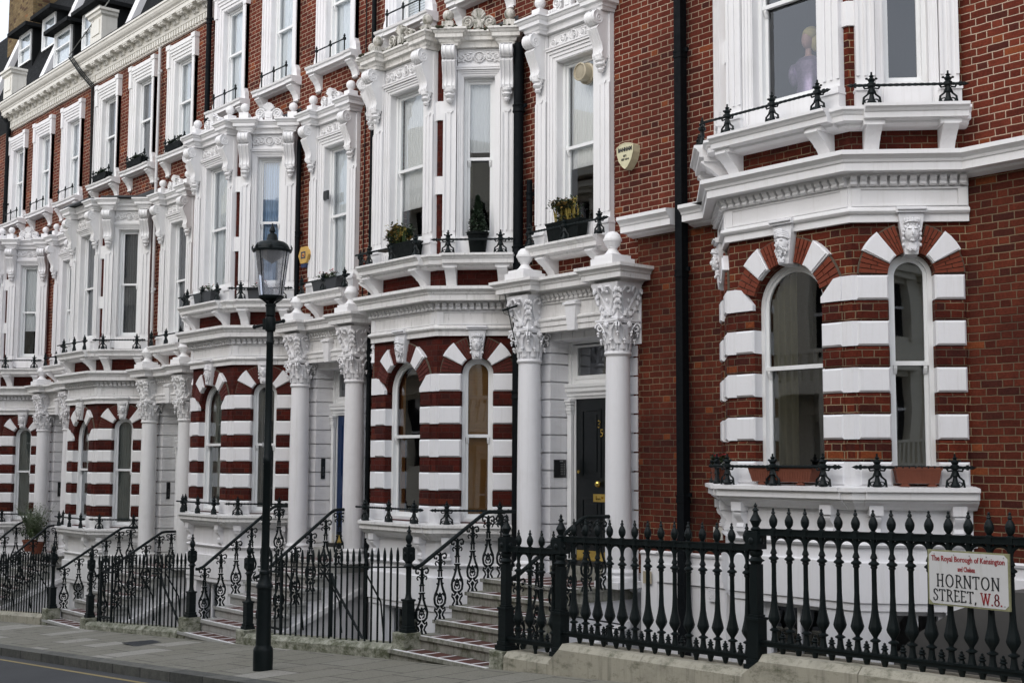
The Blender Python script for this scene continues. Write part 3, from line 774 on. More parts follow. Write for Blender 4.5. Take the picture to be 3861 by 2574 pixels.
# ------------------------------------------------------------ sash windows
def outline(c, hw, z0, top, arched, n=16):
    if not arched: return [(c-hw,z0),(c+hw,z0),(c+hw,top),(c-hw,top)]
    return [(c-hw,z0),(c+hw,z0)]+arch_pts(c,hw,top,n)
def zig(c): return c
def sash_window(parent, f, c, hw, z0, top, meet, arched=False, curtain=None, glass='glassD', y=.10, key='', label=None, dress=None, tm=None):
    """window > sash, pane, curtain"""
    loc, rz = f
    def fr(mb):
        mb.ring(outline(c,hw,z0,top,arched), outline(c,hw-.045,z0+.05,top-(0 if arched else .045),arched), y, y+.10)
    w = obj('window', key+'fr', fr, M['sash'], parent, loc, rz)
    if label: w['label'] = label
    h2 = hw-.045; zz = z0+.05; tp = top-(0 if arched else .045)
    def sh(mb):
        up_o = outline(c,h2,meet-.02,tp,arched); up_i = outline(c,h2-.035,meet+.02,tp-(0 if arched else .04),arched)
        mb.ring(up_o, up_i, y+.028, y+.062)
        mb.ring(outline(c,h2,zz,meet+.02,False), outline(c,h2-.038,zz+.06,meet-.015,False), y+.062, y+.094)
        mb.box(c-h2-.01,c+h2+.01,y+.015,y+.06,meet-.025,meet+.018)
        for s in (-1,1): mb.prismx([(y+.02,meet-.025),(y+.02,meet-.05),(y+.035,meet-.085),(y+.05,meet-.11),(y+.062,meet-.11),(y+.062,meet-.025)], c+s*(h2-.03)-.018, c+s*(h2-.03)+.018)
    obj('sash', key+'sh', sh, M['sash'], w)
    def gl(mb):
        o = outline(c,h2-.03,meet,tp-(0 if arched else .035),arched)
        mb.add([(x,y+.045,z) for x,z in o], [tuple(range(len(o)))])
        o = outline(c,h2-.03,zz+.05,meet,False)
        mb.add([(x,y+.078,z) for x,z in o], [tuple(range(len(o)))])
    obj('pane', key+'gl'+glass, gl, M[glass], w)
    if curtain:
        kind, mat, p = curtain
        yc = y+.125; zt = (top+hw if arched else top)
        def cu(mb):
            def sheet(xa, xb, za, zb, amp, wl):
                n = max(4,int((xb-xa)/(wl/5))); vs = []; fs = []
                rnd = random.Random(int(xa*1000)%97); ph = rnd.random()*6
                for i in range(n+1):
                    x = xa+(xb-xa)*i/n
                    yy = yc+amp*sin(2*pi*(x-xa)/wl+ph+.6*sin(7*x))
                    vs += [(x,yy,za),(x,yy,zb)]
                for i in range(n): fs.append((2*i,2*i+2,2*i+3,2*i+1))
                mb.add(vs, fs)
            if kind == 'net': sheet(c-hw,c+hw,z0,zt,.012,.09)
            elif kind == 'blind':
                mb.box(c-hw+.05,c+hw-.05,yc-.004,yc+.004,z0+(zt-z0)*(1-p),zt)
                mb.box(c-hw+.045,c+hw-.045,yc-.010,yc+.010,z0+(zt-z0)*(1-p)-.02,z0+(zt-z0)*(1-p))
            elif kind == 'drapes':
                sheet(c-hw,c-hw+2*hw*p,z0,zt,.02,.10); sheet(c+hw-2*hw*p,c+hw,z0,zt,.02,.10)
            elif kind == 'halfnet':
                sheet(c-hw,c-hw+2*hw*p,z0,zt,.015,.08)
            elif kind == 'slats':
                z = z0
                while z < zt:
                    mb.add([(c-hw,yc-.022,z),(c+hw,yc-.022,z),(c+hw,yc-.012,z+.046),(c-hw,yc-.012,z+.046)], [(0,1,2,3)]); z += .046
        cn = {'net':'net_curtain','blind':'blind','drapes':'curtain','halfnet':'curtain','slats':'slatted_blind'}[kind]
        obj(cn, None, cu, M[mat], w)
    return w

# ------------------------------------------------------------ iron guards on the ledges
def guard_post(mb, x, y, z, h=.33, along=True):
    st0 = len(mb.v)
    mb.lathe([(.030,z),(.036,z+.02),(.022,z+.05),(.015,z+.10),(.026,z+.115),(.018,z+.13),(.018,z+.17),(.034,z+.185),(.034,z+.21),(.02,z+.225),(.030,z+.25),(.012,z+.275),(.020,z+.29),(.008,z+.30),(.007,z+h)],x,y,8)
    for s in (-1,1):
        mb.tube([(x+s*.012,y,z+.16),(x+s*.03,y,z+.10),(x+s*.058,y,z+.07),(x+s*.065,y,z+.0)],.009,5)
        mb.tube([(x+s*.03+.022*cos(t*pi/4),y,z+.03+.022*sin(t*pi/4)) for t in range(8)],.007,4,True)
        mb.tube([(x+s*.02,y,z+.165),(x+s*.05,y,z+.16),(x+s*.06,y,z+.185),(x+s*.045,y,z+.20)],.009,5)
        mb.ell(x+s*.035,y,z+.262,.012,.010,.012,6,4)
    mb.xf(Matrix.Translation((x,y,0)) @ Matrix.Diagonal((1.35,1.35,1,1)) @ Matrix.Translation((-x,-y,0)), st0)
def guard(name, parent, f, xs, off, z, x0, x1, key, ends=(True,True)):
    """a low bar with ornamented posts"""
    loc, rz = f
    def b(mb):
        zr = z+.195
        n = max(2,int((x1-x0)/.03))
        mb.tube([(x0+(x1-x0)*i/n,-off,zr) for i in range(n+1)], [.017 if i%2 else .013 for i in range(n+1)], 6)
        for e, x, s in ((ends[0],x0,-1),(ends[1],x1,1)):
            if e: mb.lathe([(0,0),(.026,.0),(.026,.02),(.014,.03),(.022,.05),(0,.10)],0,0,6) ; 
            if e:
                st = len(mb.v)-( 6*6 ); mb.xf(Matrix.Translation((x,-off,zr)) @ Matrix.Rotation(s*pi/2,4,'Y'), st)
    g = obj(name, key+'bar', b, M['iron'], parent, loc, rz, autos=True)
    for x in xs:
        obj('guard_post', 'gp%.3f'%z, lambda mb: guard_post(mb, 0, 0, z), M['iron'], g, (x,-off,0), 0, autos=True)
    return g
def guard_small(parent, x0, x1, y, z, key):
    def b(mb):
        mb.tube([(x0,y,z+.25),(x1,y,z+.25)],.014,6)
    g = obj('window_guard', key, b, M['iron'], parent)
    for x in (x0+.04,(x0+x1)/2,x1-.04):
        obj('guard_post', 'gsp%.2f'%z, lambda mb: mb.lathe([(.02,z),(.022,z+.02),(.013,z+.04),(.013,z+.22),(.030,z+.235),(.030,z+.265),(.014,z+.28),(.022,z+.30),(.006,z+.34)],0,0,8), M['iron'], g, (x,y,0), autos=True)
    return g
# ------------------------------------------------------------ porch
CY = -.35                        # column axis
def col_shaft(mb):
    mb.lathe([(.168,1.30),(.168,1.9),(.163,3.0),(.153,3.96),(.153,3.975),(.170,3.985),(.178,4.005),(.170,4.03),(.155,4.035)],0,0,28)
def col_base(mb):
    mb.box(-.215,.215,-.215,.215,1.07,1.15)
    mb.lathe([(.215,1.15),(.222,1.175),(.215,1.205),(.19,1.215),(.184,1.235),(.195,1.245),(.202,1.265),(.192,1.285),(.17,1.305)],0,0,28)
def leaf(mb, a, r, z0, h, w, curl, R=1.0):
    # acanthus leaf growing on a bell, curling outward at the top
    ca, sa = cos(a), sin(a); vs = []; fs = []; n = 5
    for i in range(n+1):
        t = i/n; rr = r+.012+curl*(t**3); zz = z0+h*(t-.18*t**4); ww = w*(1-.55*t**2)*(1 if i%2 else .8)
        for k, bow in ((-1,0),(0,.014),(1,0)):
            x = (rr+bow)*ca-k*ww*sa; y = (rr+bow)*sa+k*ww*ca
            vs.append((x,y,zz))
    for i in range(n):
        for k in range(2):
            a0 = i*3+k; fs.append((a0,a0+1,a0+4,a0+3))
    mb.add(vs, fs)
    tip = vs[-2]; mb.ell(tip[0],tip[1],tip[2]-.012,.024,.024,.020,6,5)
    mb.ell(tip[0],tip[1],tip[2]-.04,.014,.014,.02,5,4)
def col_capital(mb):
    col_capital0(mb); mb.xf(Matrix.Diagonal((.86,.86,1,1)))
def impost(mb):
    impost0(mb); mb.xf(Matrix.Diagonal((.97,.97,1,1)))
def col_capital0(mb):
    mb.lathe([(.175,4.03),(.178,4.12),(.19,4.24),(.225,4.34),(.24,4.37)],0,0,24)
    for k in range(16):
        a = 2*pi*k/16; mb.tube([((.182+.03*t*t)*cos(a),(.182+.03*t*t)*sin(a),4.035+.17*t) for t in (0,.5,1)],.013,5)
    for k in range(8):
        leaf(mb, 2*pi*k/8+pi/8, .185, 4.06, .15, .05, .055)
        leaf(mb, 2*pi*k/8, .19, 4.13, .18, .05, .075)
    for k in range(4):
        a = pi/4+k*pi/2
        for s in (-1,1):
            pts = []
            for t in range(22):
                q = t/21; ang = q*2*pi*1.5; r = .062*(1-q)+.006
                d = .275+r*cos(ang)*.9; zz = 4.335+r*sin(ang)
                pts.append((d*cos(a)-s*.020*sin(a), d*sin(a)+s*.020*cos(a), zz))
            mb.tube(pts, .014, 5)
            mb.tube([(.20*cos(a+s*.5),.20*sin(a+s*.5),4.20),(.235*cos(a+s*.4),.235*sin(a+s*.4),4.32),(.275*cos(a+s*.12),.275*sin(a+s*.12),4.39)],.014,5)
        b = k*pi/2
        mb.ell(.235*cos(b),.235*sin(b),4.36,.035,.035,.035,8,6)
        for q in range(5):
            ang = radians(-70+35*q); mb.ell(.245*cos(b)-.04*sin(ang)*sin(b),.245*sin(b)+.04*sin(ang)*cos(b),4.36+.04*cos(ang),.014,.014,.018,5,4)
    # concave abacus
    ab = []
    for k in range(4):
        a0 = -pi/4+k*pi/2; c0 = (.33*cos(a0),.33*sin(a0)); c1 = (.33*cos(a0+pi/2),.33*sin(a0+pi/2)); mx = .185
        m = (mx*cos(a0+pi/4)*1.0, mx*sin(a0+pi/4)*1.0)
        for t in (0,.08,.3,.5,.7,.92):
            u = t; x = (1-u)**2*c0[0]+2*u*(1-u)*m[0]*.95+u*u*c1[0]; y = (1-u)**2*c0[1]+2*u*(1-u)*m[1]*.95+u*u*c1[1]; ab.append((x,y))
    n = len(ab)
    for z0, z1, k in ((4.395,4.415,.96),(4.415,4.44,1.03)):
        vs = [(x*k,y*k,z0) for x,y in ab]+[(x*k,y*k,z1) for x,y in ab]
        mb.add(vs, [tuple(range(n-1,-1,-1)),tuple(range(n,2*n))]+[(i,(i+1)%n,(i+1)%n+n,i+n) for i in range(n)])
def impost0(mb):
    # leafy flaring block between capital and cornice: square, concave profile
    prof = [(.17,4.44),(.16,4.50),(.155,4.58),(.165,4.68),(.20,4.78),(.245,4.86),(.25,4.90)]
    vs = []; fs = []
    for r, z in prof: vs += [(-r,-r,z),(r,-r,z),(r,.2,z),(-r,.2,z)]
    for i in range(len(prof)-1):
        for k in range(4): fs.append((i*4+k,i*4+(k+1)%4,(i+1)*4+(k+1)%4,(i+1)*4+k))
    mb.add(vs, fs)
    # strapwork heart and side scrolls on front and right faces
    for face in range(3):
        st = len(mb.v)
        for s in (-1,1):
            mb.tube([(0,-.165,4.50),(s*.05,-.165,4.60),(s*.10,-.185,4.70),(s*.13,-.225,4.79),(s*.10,-.255,4.85),(s*.04,-.262,4.85),(s*.02,-.25,4.80),(s*.055,-.235,4.78)],.017,6)
            mb.tube([(s*.03,-.165,4.46),(s*.09,-.175,4.50),(s*.13,-.17,4.55),(s*.10,-.17,4.60)],.014,5)
            for k in range(4):
                t = k/3; mb.ell(s*(.165+.04*t+.02*sin(k*2)),-.15-.08*t,4.60+.07*k,.03,.028,.036,6,5)
                mb.ell(s*(.14+.05*t),-.185-.07*t,4.575+.07*k,.018,.018,.026,5,4)
            mb.lathe([(.0,-.03),(.025,-.03),(.03,0),(.025,.03),(0,.03)],s*.05,-.19,8,4.515)
            mb.ell(s*.09,-.175,4.455,.03,.022,.022,6,5)
        mb.ell(0,-.175,4.50,.028,.024,.04,6,5); mb.ell(0,-.20,4.68,.016,.016,.03,6,5); mb.ell(0,-.17,4.56,.02,.02,.03,6,5)
        mb.xf(Matrix.Rotation((0,pi/2,-pi/2)[face],4,'Z'), st)
PORCORN = [(0,4.90),(.02,4.90),(.03,4.925),(.06,4.94),(.15,4.945),(.15,5.01),(.165,5.02),(.175,5.045),(.20,5.065),(.22,5.075),(.22,5.115),(.0,5.14),(-.12,5.14),(-.12,4.90)]
NB, FB = 2.0, .26               # column positions
def porch_entab(mb):
    x0 = FB-.30; y1, y2 = -.34, -.50
    b = .235
    path = [(FB-b,W+.05),(FB-b,y2),(FB+b-.02,y2),(FB+b-.02,y1),(NB-b+.02,y1),(NB-b+.02,y2),(NB+b-.03,y2),(NB+b-.03,W+.05)]
    mb.sweep(path, PORCORN)
    mb.box(FB-b+.01,NB+b-.04,y1+.01,W+.1,4.905,5.138)
    mb.box(FB-b+.012,FB+b-.032,y2+.002,W,4.907,5.139); mb.box(NB-b+.032,NB+b-.042,y2+.002,W,4.907,5.139)
    # architrave and frieze between the columns
    mb.box(FB-.05,NB+.17,-.30,W+.02,4.57,4.905)
    mb.box(FB-.05,NB+.17,-.315,W+.02,4.395,4.47); mb.box(FB-.05,NB+.17,-.33,W+.02,4.47,4.53)
    mb.sweep([(FB-.05,-.30),(NB+.17,-.30)],[(0,4.53),(.035,4.53),(.05,4.55),(.05,4.57),(.02,4.59),(0,4.59)])
    mb.box(FB+.25,NB-.25,-.325,-.29,4.775,4.80)
    s = len(mb.v)
    x = FB+.27
    while x < NB-.30:
        mb.prismx([(-.30,4.805),(-.345,4.805),(-.36,4.818),(-.345,4.84),(-.375,4.865),(-.385,4.895),(-.30,4.895)], x, x+.06); x += .092
def porch_key(mb):
    c = (NB+FB)/2+.0
    mb.add([(c-.075,-.3,4.38),(c+.075,-.3,4.38),(c+.11,-.3,4.72),(c-.11,-.3,4.72),(c-.07,-.37,4.38),(c+.07,-.37,4.38),(c+.105,-.39,4.72),(c-.105,-.39,4.72)],
           [(4,5,6,7),(0,4,7,3),(5,1,2,6),(0,1,5,4),(7,6,2,3)])
    mb.box(c-.13,c+.13,-.41,-.3,4.72,4.755); mb.prismx([(-.3,4.80),(-.3,4.755),(-.40,4.755)], c-.11, c+.11)
DX0, DX1 = .45, 1.81            # porch opening
DY = .24                        # door plane
def porch_wall(mb):
    # channelled piers and lintel
    zs = [1.07]; z = 4.285-.31; js = []
    while z > 1.1: js.append(z); z -= .243
    lv = [4.90,4.13]+js+[1.0]
    for i in range(len(lv)-1):
        t, b = lv[i]-(.010 if i else 0), lv[i+1]+.010
        mb.box(FB-.28,DX0,-.135,DY,b,t); mb.box(DX1,NB+(.20 if b > 4.1 else .13),-.135,DY,b,t)
        mb.box(FB-.28,DX0-.04,-.095,DY,b-.02,b); mb.box(DX1+.04,NB+.10,-.095,DY,b-.02,b)
    n = 6; w = (DX1-DX0)/n
    for i in range(n):
        mb.box(DX0+w*i+(.007 if i else 0),DX0+w*(i+1)-(.007 if i < n-1 else 0),-.132,DY,4.295,4.42)
    mb.box(DX0,DX1,-.115,DY,4.305,4.42)
def door_case(mb):
    y = DY-.06
    for s, x in ((1,DX0),(-1,DX1)):
        mb.box(x,x+s*.055,y+.02,DY+.06,1.2,4.295)
        mb.box(x+s*.055,x+s*.12,y+.045,DY+.06,1.2,4.295)
        # little pilaster with cap beside the door
        mb.box(x+s*.02,x+s*.10,y-.02,y+.02,1.2,3.36)
        for k, (dz, d) in enumerate(((3.30,.01),(3.34,.02),(3.38,.012),(3.42,.025),(3.46,.04))):
            mb.box(x+s*(.02-d*.5),x+s*(.10+d*.5),y-.02-d,y+.03,dz,dz+.035)
    mb.box(DX0,DX1,y+.04,DY+.06,4.24,4.295)
    mb.sweep([(DX0+.0,y+.03),(DX1-.0,y+.03)],[(-.03,3.50),(.0,3.50),(.01,3.53),(.03,3.54),(.035,3.57),(.065,3.60),(.07,3.64),(.085,3.66),(.09,3.70),(-.03,3.71)])
    mb.box(DX0+.10,DX1-.10,y+.05,DY+.06,3.71,3.79)
    mb.ring([(DX0+.11,3.77),(DX1-.11,3.77),(DX1-.11,4.26),(DX0+.11,4.26)],[(DX0+.16,3.82),(DX1-.16,3.82),(DX1-.16,4.21),(DX0+.16,4.21)],y+.04,DY+.04)
def door_leaf(mb):
    x0, x1 = DX0+.115, DX1-.115; y = DY
    mb.box(x0,x1,y,y+.05,1.24,3.50)
    c = (x0+x1)/2
    for a, b in ((x0+.12,c-.06),(c+.06,x1-.12)):
        for z0, z1 in ((1.52,2.15),(2.42,3.36)):
            mb.ring([(a,z0),(b,z0),(b,z1),(a,z1)],[(a+.03,z0+.03),(b-.03,z0+.03),(b-.03,z1-.03),(a+.03,z1-.03)],y-.012,y+.005)
            mb.box(a+.08,b-.08,y-.010,y+.002,z0+.08,z1-.08)
def text_obj(name, txt, size, mat, parent, loc, rot, depth=.003, font=None, sx=1, shear=0, align='CENTER', bold=0):
    cu = bpy.data.curves.new(name, 'FONT'); cu.body = txt; cu.size = size; cu.extrude = depth; cu.align_x = align; cu.align_y = 'CENTER'; cu.shear = shear; cu.offset = bold
    cu.resolution_u = 3
    o = bpy.data.objects.new(name, cu)
    dg = bpy.context.evaluated_depsgraph_get()
    COL.objects.link(o)
    me = bpy.data.meshes.new_from_object(o.evaluated_get(bpy.context.evaluated_depsgraph_get()))
    bpy.data.objects.remove(o)
    me.materials.clear(); me.materials.append(mat)
    o = bpy.data.objects.new(name, me); COL.objects.link(o)
    o.location = loc; o.rotation_euler = rot; o.scale = (sx,1,1)
    if parent: o.parent = parent
    return o
STEPS = {2:[(-2.40,.256),(-2.09,.42),(-1.77,.588),(-1.50,.752),(-1.245,.914),(-.985,1.075)],
 3:[(-2.36,-.07),(-2.07,.115),(-1.77,.30),(-1.50,.49),(-1.23,.68),(-.95,.875),(-.67,1.075)],
 4:[(-2.34,.045),(-2.03,.235),(-1.75,.41),(-1.47,.585),(-1.20,.75),(-.93,.92),(-.66,1.075)],
 5:[(-2.34,-.23),(-2.07,-.045),(-1.80,.14),(-1.53,.325),(-1.26,.51),(-1.0,.70),(-.74,.89),(-.48,1.075)]}
RAIL = {2:(1.275,-1.02,1.955,.455),3:(.93,-.76,1.93,.15),4:(1.03,-.86,1.81,.25),5:(.73,-.82,1.77,-.06)}
def stoop_mass(mb, S):
    # solid white stoop with a stepped outline
    pts = [(W+.3,-1.9),(W+.3,1.22),(-.10,1.22),(-.10,1.07)]
    for (y, z), (y2, z2) in zip(S[::-1], S[::-1][1:]+[(0,S[0][1]-.3)]):
        pts += [(y+.03,z-.035),(y+.03,z2-.035)]
    pts.append((S[0][0]+.03,-1.9))
    mb.prismx(pts, .10, 1.95)
def stoop_steps(mb, S):
    for i, (y, z) in enumerate(S):
        nxt = S[i+1][0] if i < len(S)-1 else -.08
        x0 = -.06 if i == 0 else .03
        lowz = z-.165 if i else z-.35
        mb.cur = 0
        mb.box(x0, 1.98 if i else 1.90, y+.02, nxt+.05, lowz, z-.045)
        mb.box(x0-.02, 2.0 if i else 1.92, y-.012, nxt+.05, z-.045, z)
        mb.cur = 1
        mb.box(x0+.24, 1.74, y+.055, nxt+.012, z-.01, z+.0035)
        mb.cur = 2
        mb.box(x0+.06, 1.90, y+.012, y+.05, z-.01, z+.005)
        for k in range(5):
            xx = x0+.30+k*.33; mb.box(xx,xx+.035,y+.056,nxt+.01,z-.01,z+.0055)
    mb.cur = 0
    mb.box(DX0,DX1,-.14,DY+.05,1.078,1.235)
def gate_block(mb, zt):
    mb.chbox(-.125,.125,.14,-.14,zt-.75,zt+.008,.012)

# lamp-post style newels and handrails
def newel_small(mb):
    newel_small0(mb); mb.xf(Matrix.Diagonal((.80,.80,1,1)))
def newel_big(mb):
    newel_big0(mb); mb.xf(Matrix.Diagonal((.84,.84,1,1)))
def newel_small0(mb):
    mb.box(-.10,.10,-.10,.10,0,.05); mb.box(-.085,.085,-.085,.085,.05,.09); mb.box(-.072,.072,-.072,.072,.09,.40)
    mb.box(-.085,.085,-.085,.085,.40,.425)
    mb.lathe([(.07,.425),(.05,.45),(.042,.50),(.045,.80),(.055,.83),(.085,.845),(.06,.86),(.05,.88),(.07,.90),(.05,.92)],0,0,12)
    mb.box(-.072,.072,-.072,.072,.92,1.07); mb.box(-.06,.06,-.06,.06,1.07,1.085); mb.box(-.06,.06,-.06,.06,.905,.92)
    for s in (-1,1): mb.ell(0,s*.074,.995,.03,.02,.03,8,6); mb.ell(s*.074,0,.995,.02,.03,.03,8,6)
    mb.lathe([(.04,1.085),(.05,1.11),(.03,1.125),(.045,1.15),(.058,1.185),(.05,1.22),(.028,1.245),(.022,1.27),(.042,1.285),(.024,1.30),(.012,1.315),(.020,1.335),(.0,1.36)],0,0,14)
def newel_big0(mb):
    mb.box(-.11,.11,-.11,.11,0,.05); mb.box(-.09,.09,-.09,.09,.05,.10); mb.box(-.078,.078,-.078,.078,.10,.46)
    mb.box(-.09,.09,-.09,.09,.46,.485); mb.box(-.066,.066,-.066,.066,.485,.51)
    mb.box(-.055,.055,-.055,.055,.51,.98)
    mb.lathe([(.06,.98),(.07,1.0),(.10,1.015),(.07,1.03),(.055,1.05),(.078,1.075),(.08,1.10),(.06,1.12)],0,0,14)
    mb.box(-.085,.085,-.085,.085,1.12,1.28); mb.box(-.072,.072,-.072,.072,1.28,1.295)
    for s in (-1,1): mb.ell(0,s*.087,1.20,.035,.022,.035,8,6); mb.ell(s*.087,0,1.20,.022,.035,.035,8,6)
    mb.lathe([(.05,1.295),(.06,1.31),(.035,1.33),(.05,1.36),(.068,1.39),(.05,1.42),(.03,1.45),(.025,1.475),(.042,1.485),(.025,1.50),(.014,1.515),(.022,1.53),(0,1.56)],0,0,14)
def scroll_baluster(mb, h):
    """lyre shaped cast panel in the y-z plane, top at z=0, total drop h"""
    k = h/.72; r = .0095
    def T(pts, rr=r):
        for s in (-1,1): mb.tube([(0,s*a*1.05,b*k) for a,b in pts], rr*1.35, 5)
    T([(0,-.02),(.012,-.06),(.008,-.12),(.014,-.16)])
    T([(.005,-.05),(.045,-.035),(.075,-.03),(.095,-.05),(.085,-.08),(.06,-.085),(.055,-.065)])
    T([(.012,-.15),(.03,-.12),(.06,-.11),(.075,-.13),(.06,-.15)],.008)
    T([(.012,-.10),(.025,-.095),(.035,-.105)],.008)
    T([(.010,-.16),(.018,-.21),(.020,-.27)],.010)
    mb.tube([(0,-.04,-.205*k),(0,.04,-.205*k)],.010,5); mb.tube([(0,-.045,-.285*k),(0,.045,-.285*k)],.012,5)
    T([(.016,-.28),(.022,-.34),(.045,-.40),(.075,-.45),(.085,-.49),(.075,-.54),(.045,-.565),(.012,-.57)],.012)
    T([(.035,-.345),(.05,-.335)],.009)
    T([(.06,-.46),(.04,-.44),(.02,-.46),(.03,-.49),(.012,-.50)],.009)
    T([(.012,-.54),(.035,-.53),(.04,-.505),(.02,-.49)],.008)
    mb.ell(0,0,-.455*k,.014,.02,.035,6,5); mb.ell(0,0,-.50*k,.012,.018,.022,6,5)
    T([(.015,-.57),(.05,-.60),(.075,-.585),(.08,-.61),(.055,-.63),(.04,-.66),(.065,-.69),(.075,-.72)],.010)
    T([(.0,-.60),(.02,-.62),(.0,-.65),(.012,-.70),(.03,-.72)],.009)
    mb.ell(0,0,-.62*k,.012,.03,.018,6,5)
def handrail(label, ox, oz, x, group, n, tall=False, first=-2.2):
    zl, yb, zt, nb = RAIL[n]; STEP = STEPS[n]
    """stair_rail > rail, newel_post, baluster"""
    t = empty('stair_rail', (ox+x, 0, oz), label, 'handrail', group)
    pts = [(0,first+.07,zl),(0,first+.11,zl-.005),(0,first+.20,zl+.03),(0,yb,zt-.045),(0,yb+.06,zt-.012),(0,yb+.13,zt),(0,-.33,zt)]
    # smooth
    def b(mb):
        q = []
        for i in range(len(pts)-1):
            q.append(pts[i])
        q.append(pts[-1])
        mb.tube(q, .026, 8); mb.lathe([(0,0),(.034,0),(.034,.03),(0,.03)],0,0,10); mb.xf(Matrix.Translation((0,-.33,zt)) @ Matrix.Rotation(pi/2,4,'X'), len(mb.v)-40)
    obj('rail', 'hrail%d' % n, b, M['iron'], t, autos=True)
    ys = [-1.99,-1.70,-1.42,-1.165,-.90,-.66,-.46]
    if n > 2: ys = [-1.97,-1.68,-1.40,-1.12,-.85,-.60]
    for i, y in enumerate(ys[:6]):
        zr = min(zt-.005, zl+.03+(y-(first+.20))*(zt-.045-zl-.03)/(yb-(first+.20)))
        base = max([z for yy, z in STEP if yy <= y] or [STEP[0][1]+.17])
        obj('baluster', 'sb%d%.2f' % (n,y), lambda mb: scroll_baluster(mb, max(.4,zr-base+.005)), M['iron'], t, (0,y,zr-.015), autos=True)
    if not tall: obj('newel_post', 'newelS', newel_small, M['iron'], t, (0,first,nb), autos=True)
    return t

# ------------------------------------------------------------ second floor
WX = [-3.0, -1.04, .95]
def plain_surround(mb, c):
    hw = .41
    z0, z1 = 9.80, 11.74
    for k, (o, y) in enumerate(((0,-.03),(.06,-.05),(.13,-.07),(.19,-.09))):
        for s in (-1,1): mb.box(c+s*(hw+o), c+s*(hw+.23), W+y, W+.0, 9.70, z1+o)
        mb.box(c-hw-.23,c+hw+.23,W+y,W+.0,z1+o,z1+.33-(0 if k < 3 else 0))
    # crossettes
    for s in (-1,1):
        mb.box(c+s*(hw+.14),c+s*(hw+.27),W-.10,W,11.62,12.10)
        mb.box(c+s*(hw+.10),c+s*(hw+.285),W-.115,W,12.02,12.12)
        mb.prism([(c+s*(hw+.22),9.69),(c+s*(hw+.29),9.69),(c+s*(hw+.28),9.83),(c+s*(hw+.22),9.95)],W-.085,W)
    mb.box(c-hw-.14,c+hw+.14,W-.105,W,z1+.25,z1+.34)
    for s in (-1,1): mb.box(c+s*(hw-.01),c+s*hw,W-.02,W+.215,z0,z1)
    mb.box(c-hw,c+hw,W-.02,W+.215,z1-.01,z1); mb.box(c-hw,c+hw,W-.05,W+.2,9.70,z0)
SILL2 = [(0,9.54),(.10,9.55),(.13,9.575),(.20,9.58),(.20,9.635),(.225,9.65),(.235,9.685),(0,9.70)]
def sill2(mb, c):
    mb.sweep([(c-.55,W),(c+.55,W)], SILL2)
    pr = [(o*1.06,z+.002) for o,z in SILL2]
    mb.sweep([(c-.74,W),(c-.52,W)], pr); mb.sweep([(c+.52,W),(c+.74,W)], pr)
def sillbr2(mb):
    s_bracket(mb,-.09,.09,9.545,9.28,.19,.03); mb.ell(0,-.03,9.26,.075,.05,.03,8,5)
SLOT = {}
def brick_part(house, x0, x1, ztop, mat, holes, name='wall', zb=1.05):
    return obj(name, None, lambda mb: wall_grid(mb, x0, x1, zb, ztop, holes, W), mat, house)

def acroter(parent, c, hw, f, key, mat):
    loc, rz = f
    obj('crest', key+'cr', lambda mb: crest(mb, c, hw), mat, parent, loc, rz, autos=True)
    d = hw+.10+.01+.10
    for s in (-1,1):
        p = Vector((c+s*d,-.12,0)); q = fm(f) @ p
        obj('ball_finial', 'balls'+mat.name, ball_small, mat, parent, q, rz, autos=True)
PORCHF = ((0,W,0),0.0)
PC, PH = .95, .385              # window over the porch

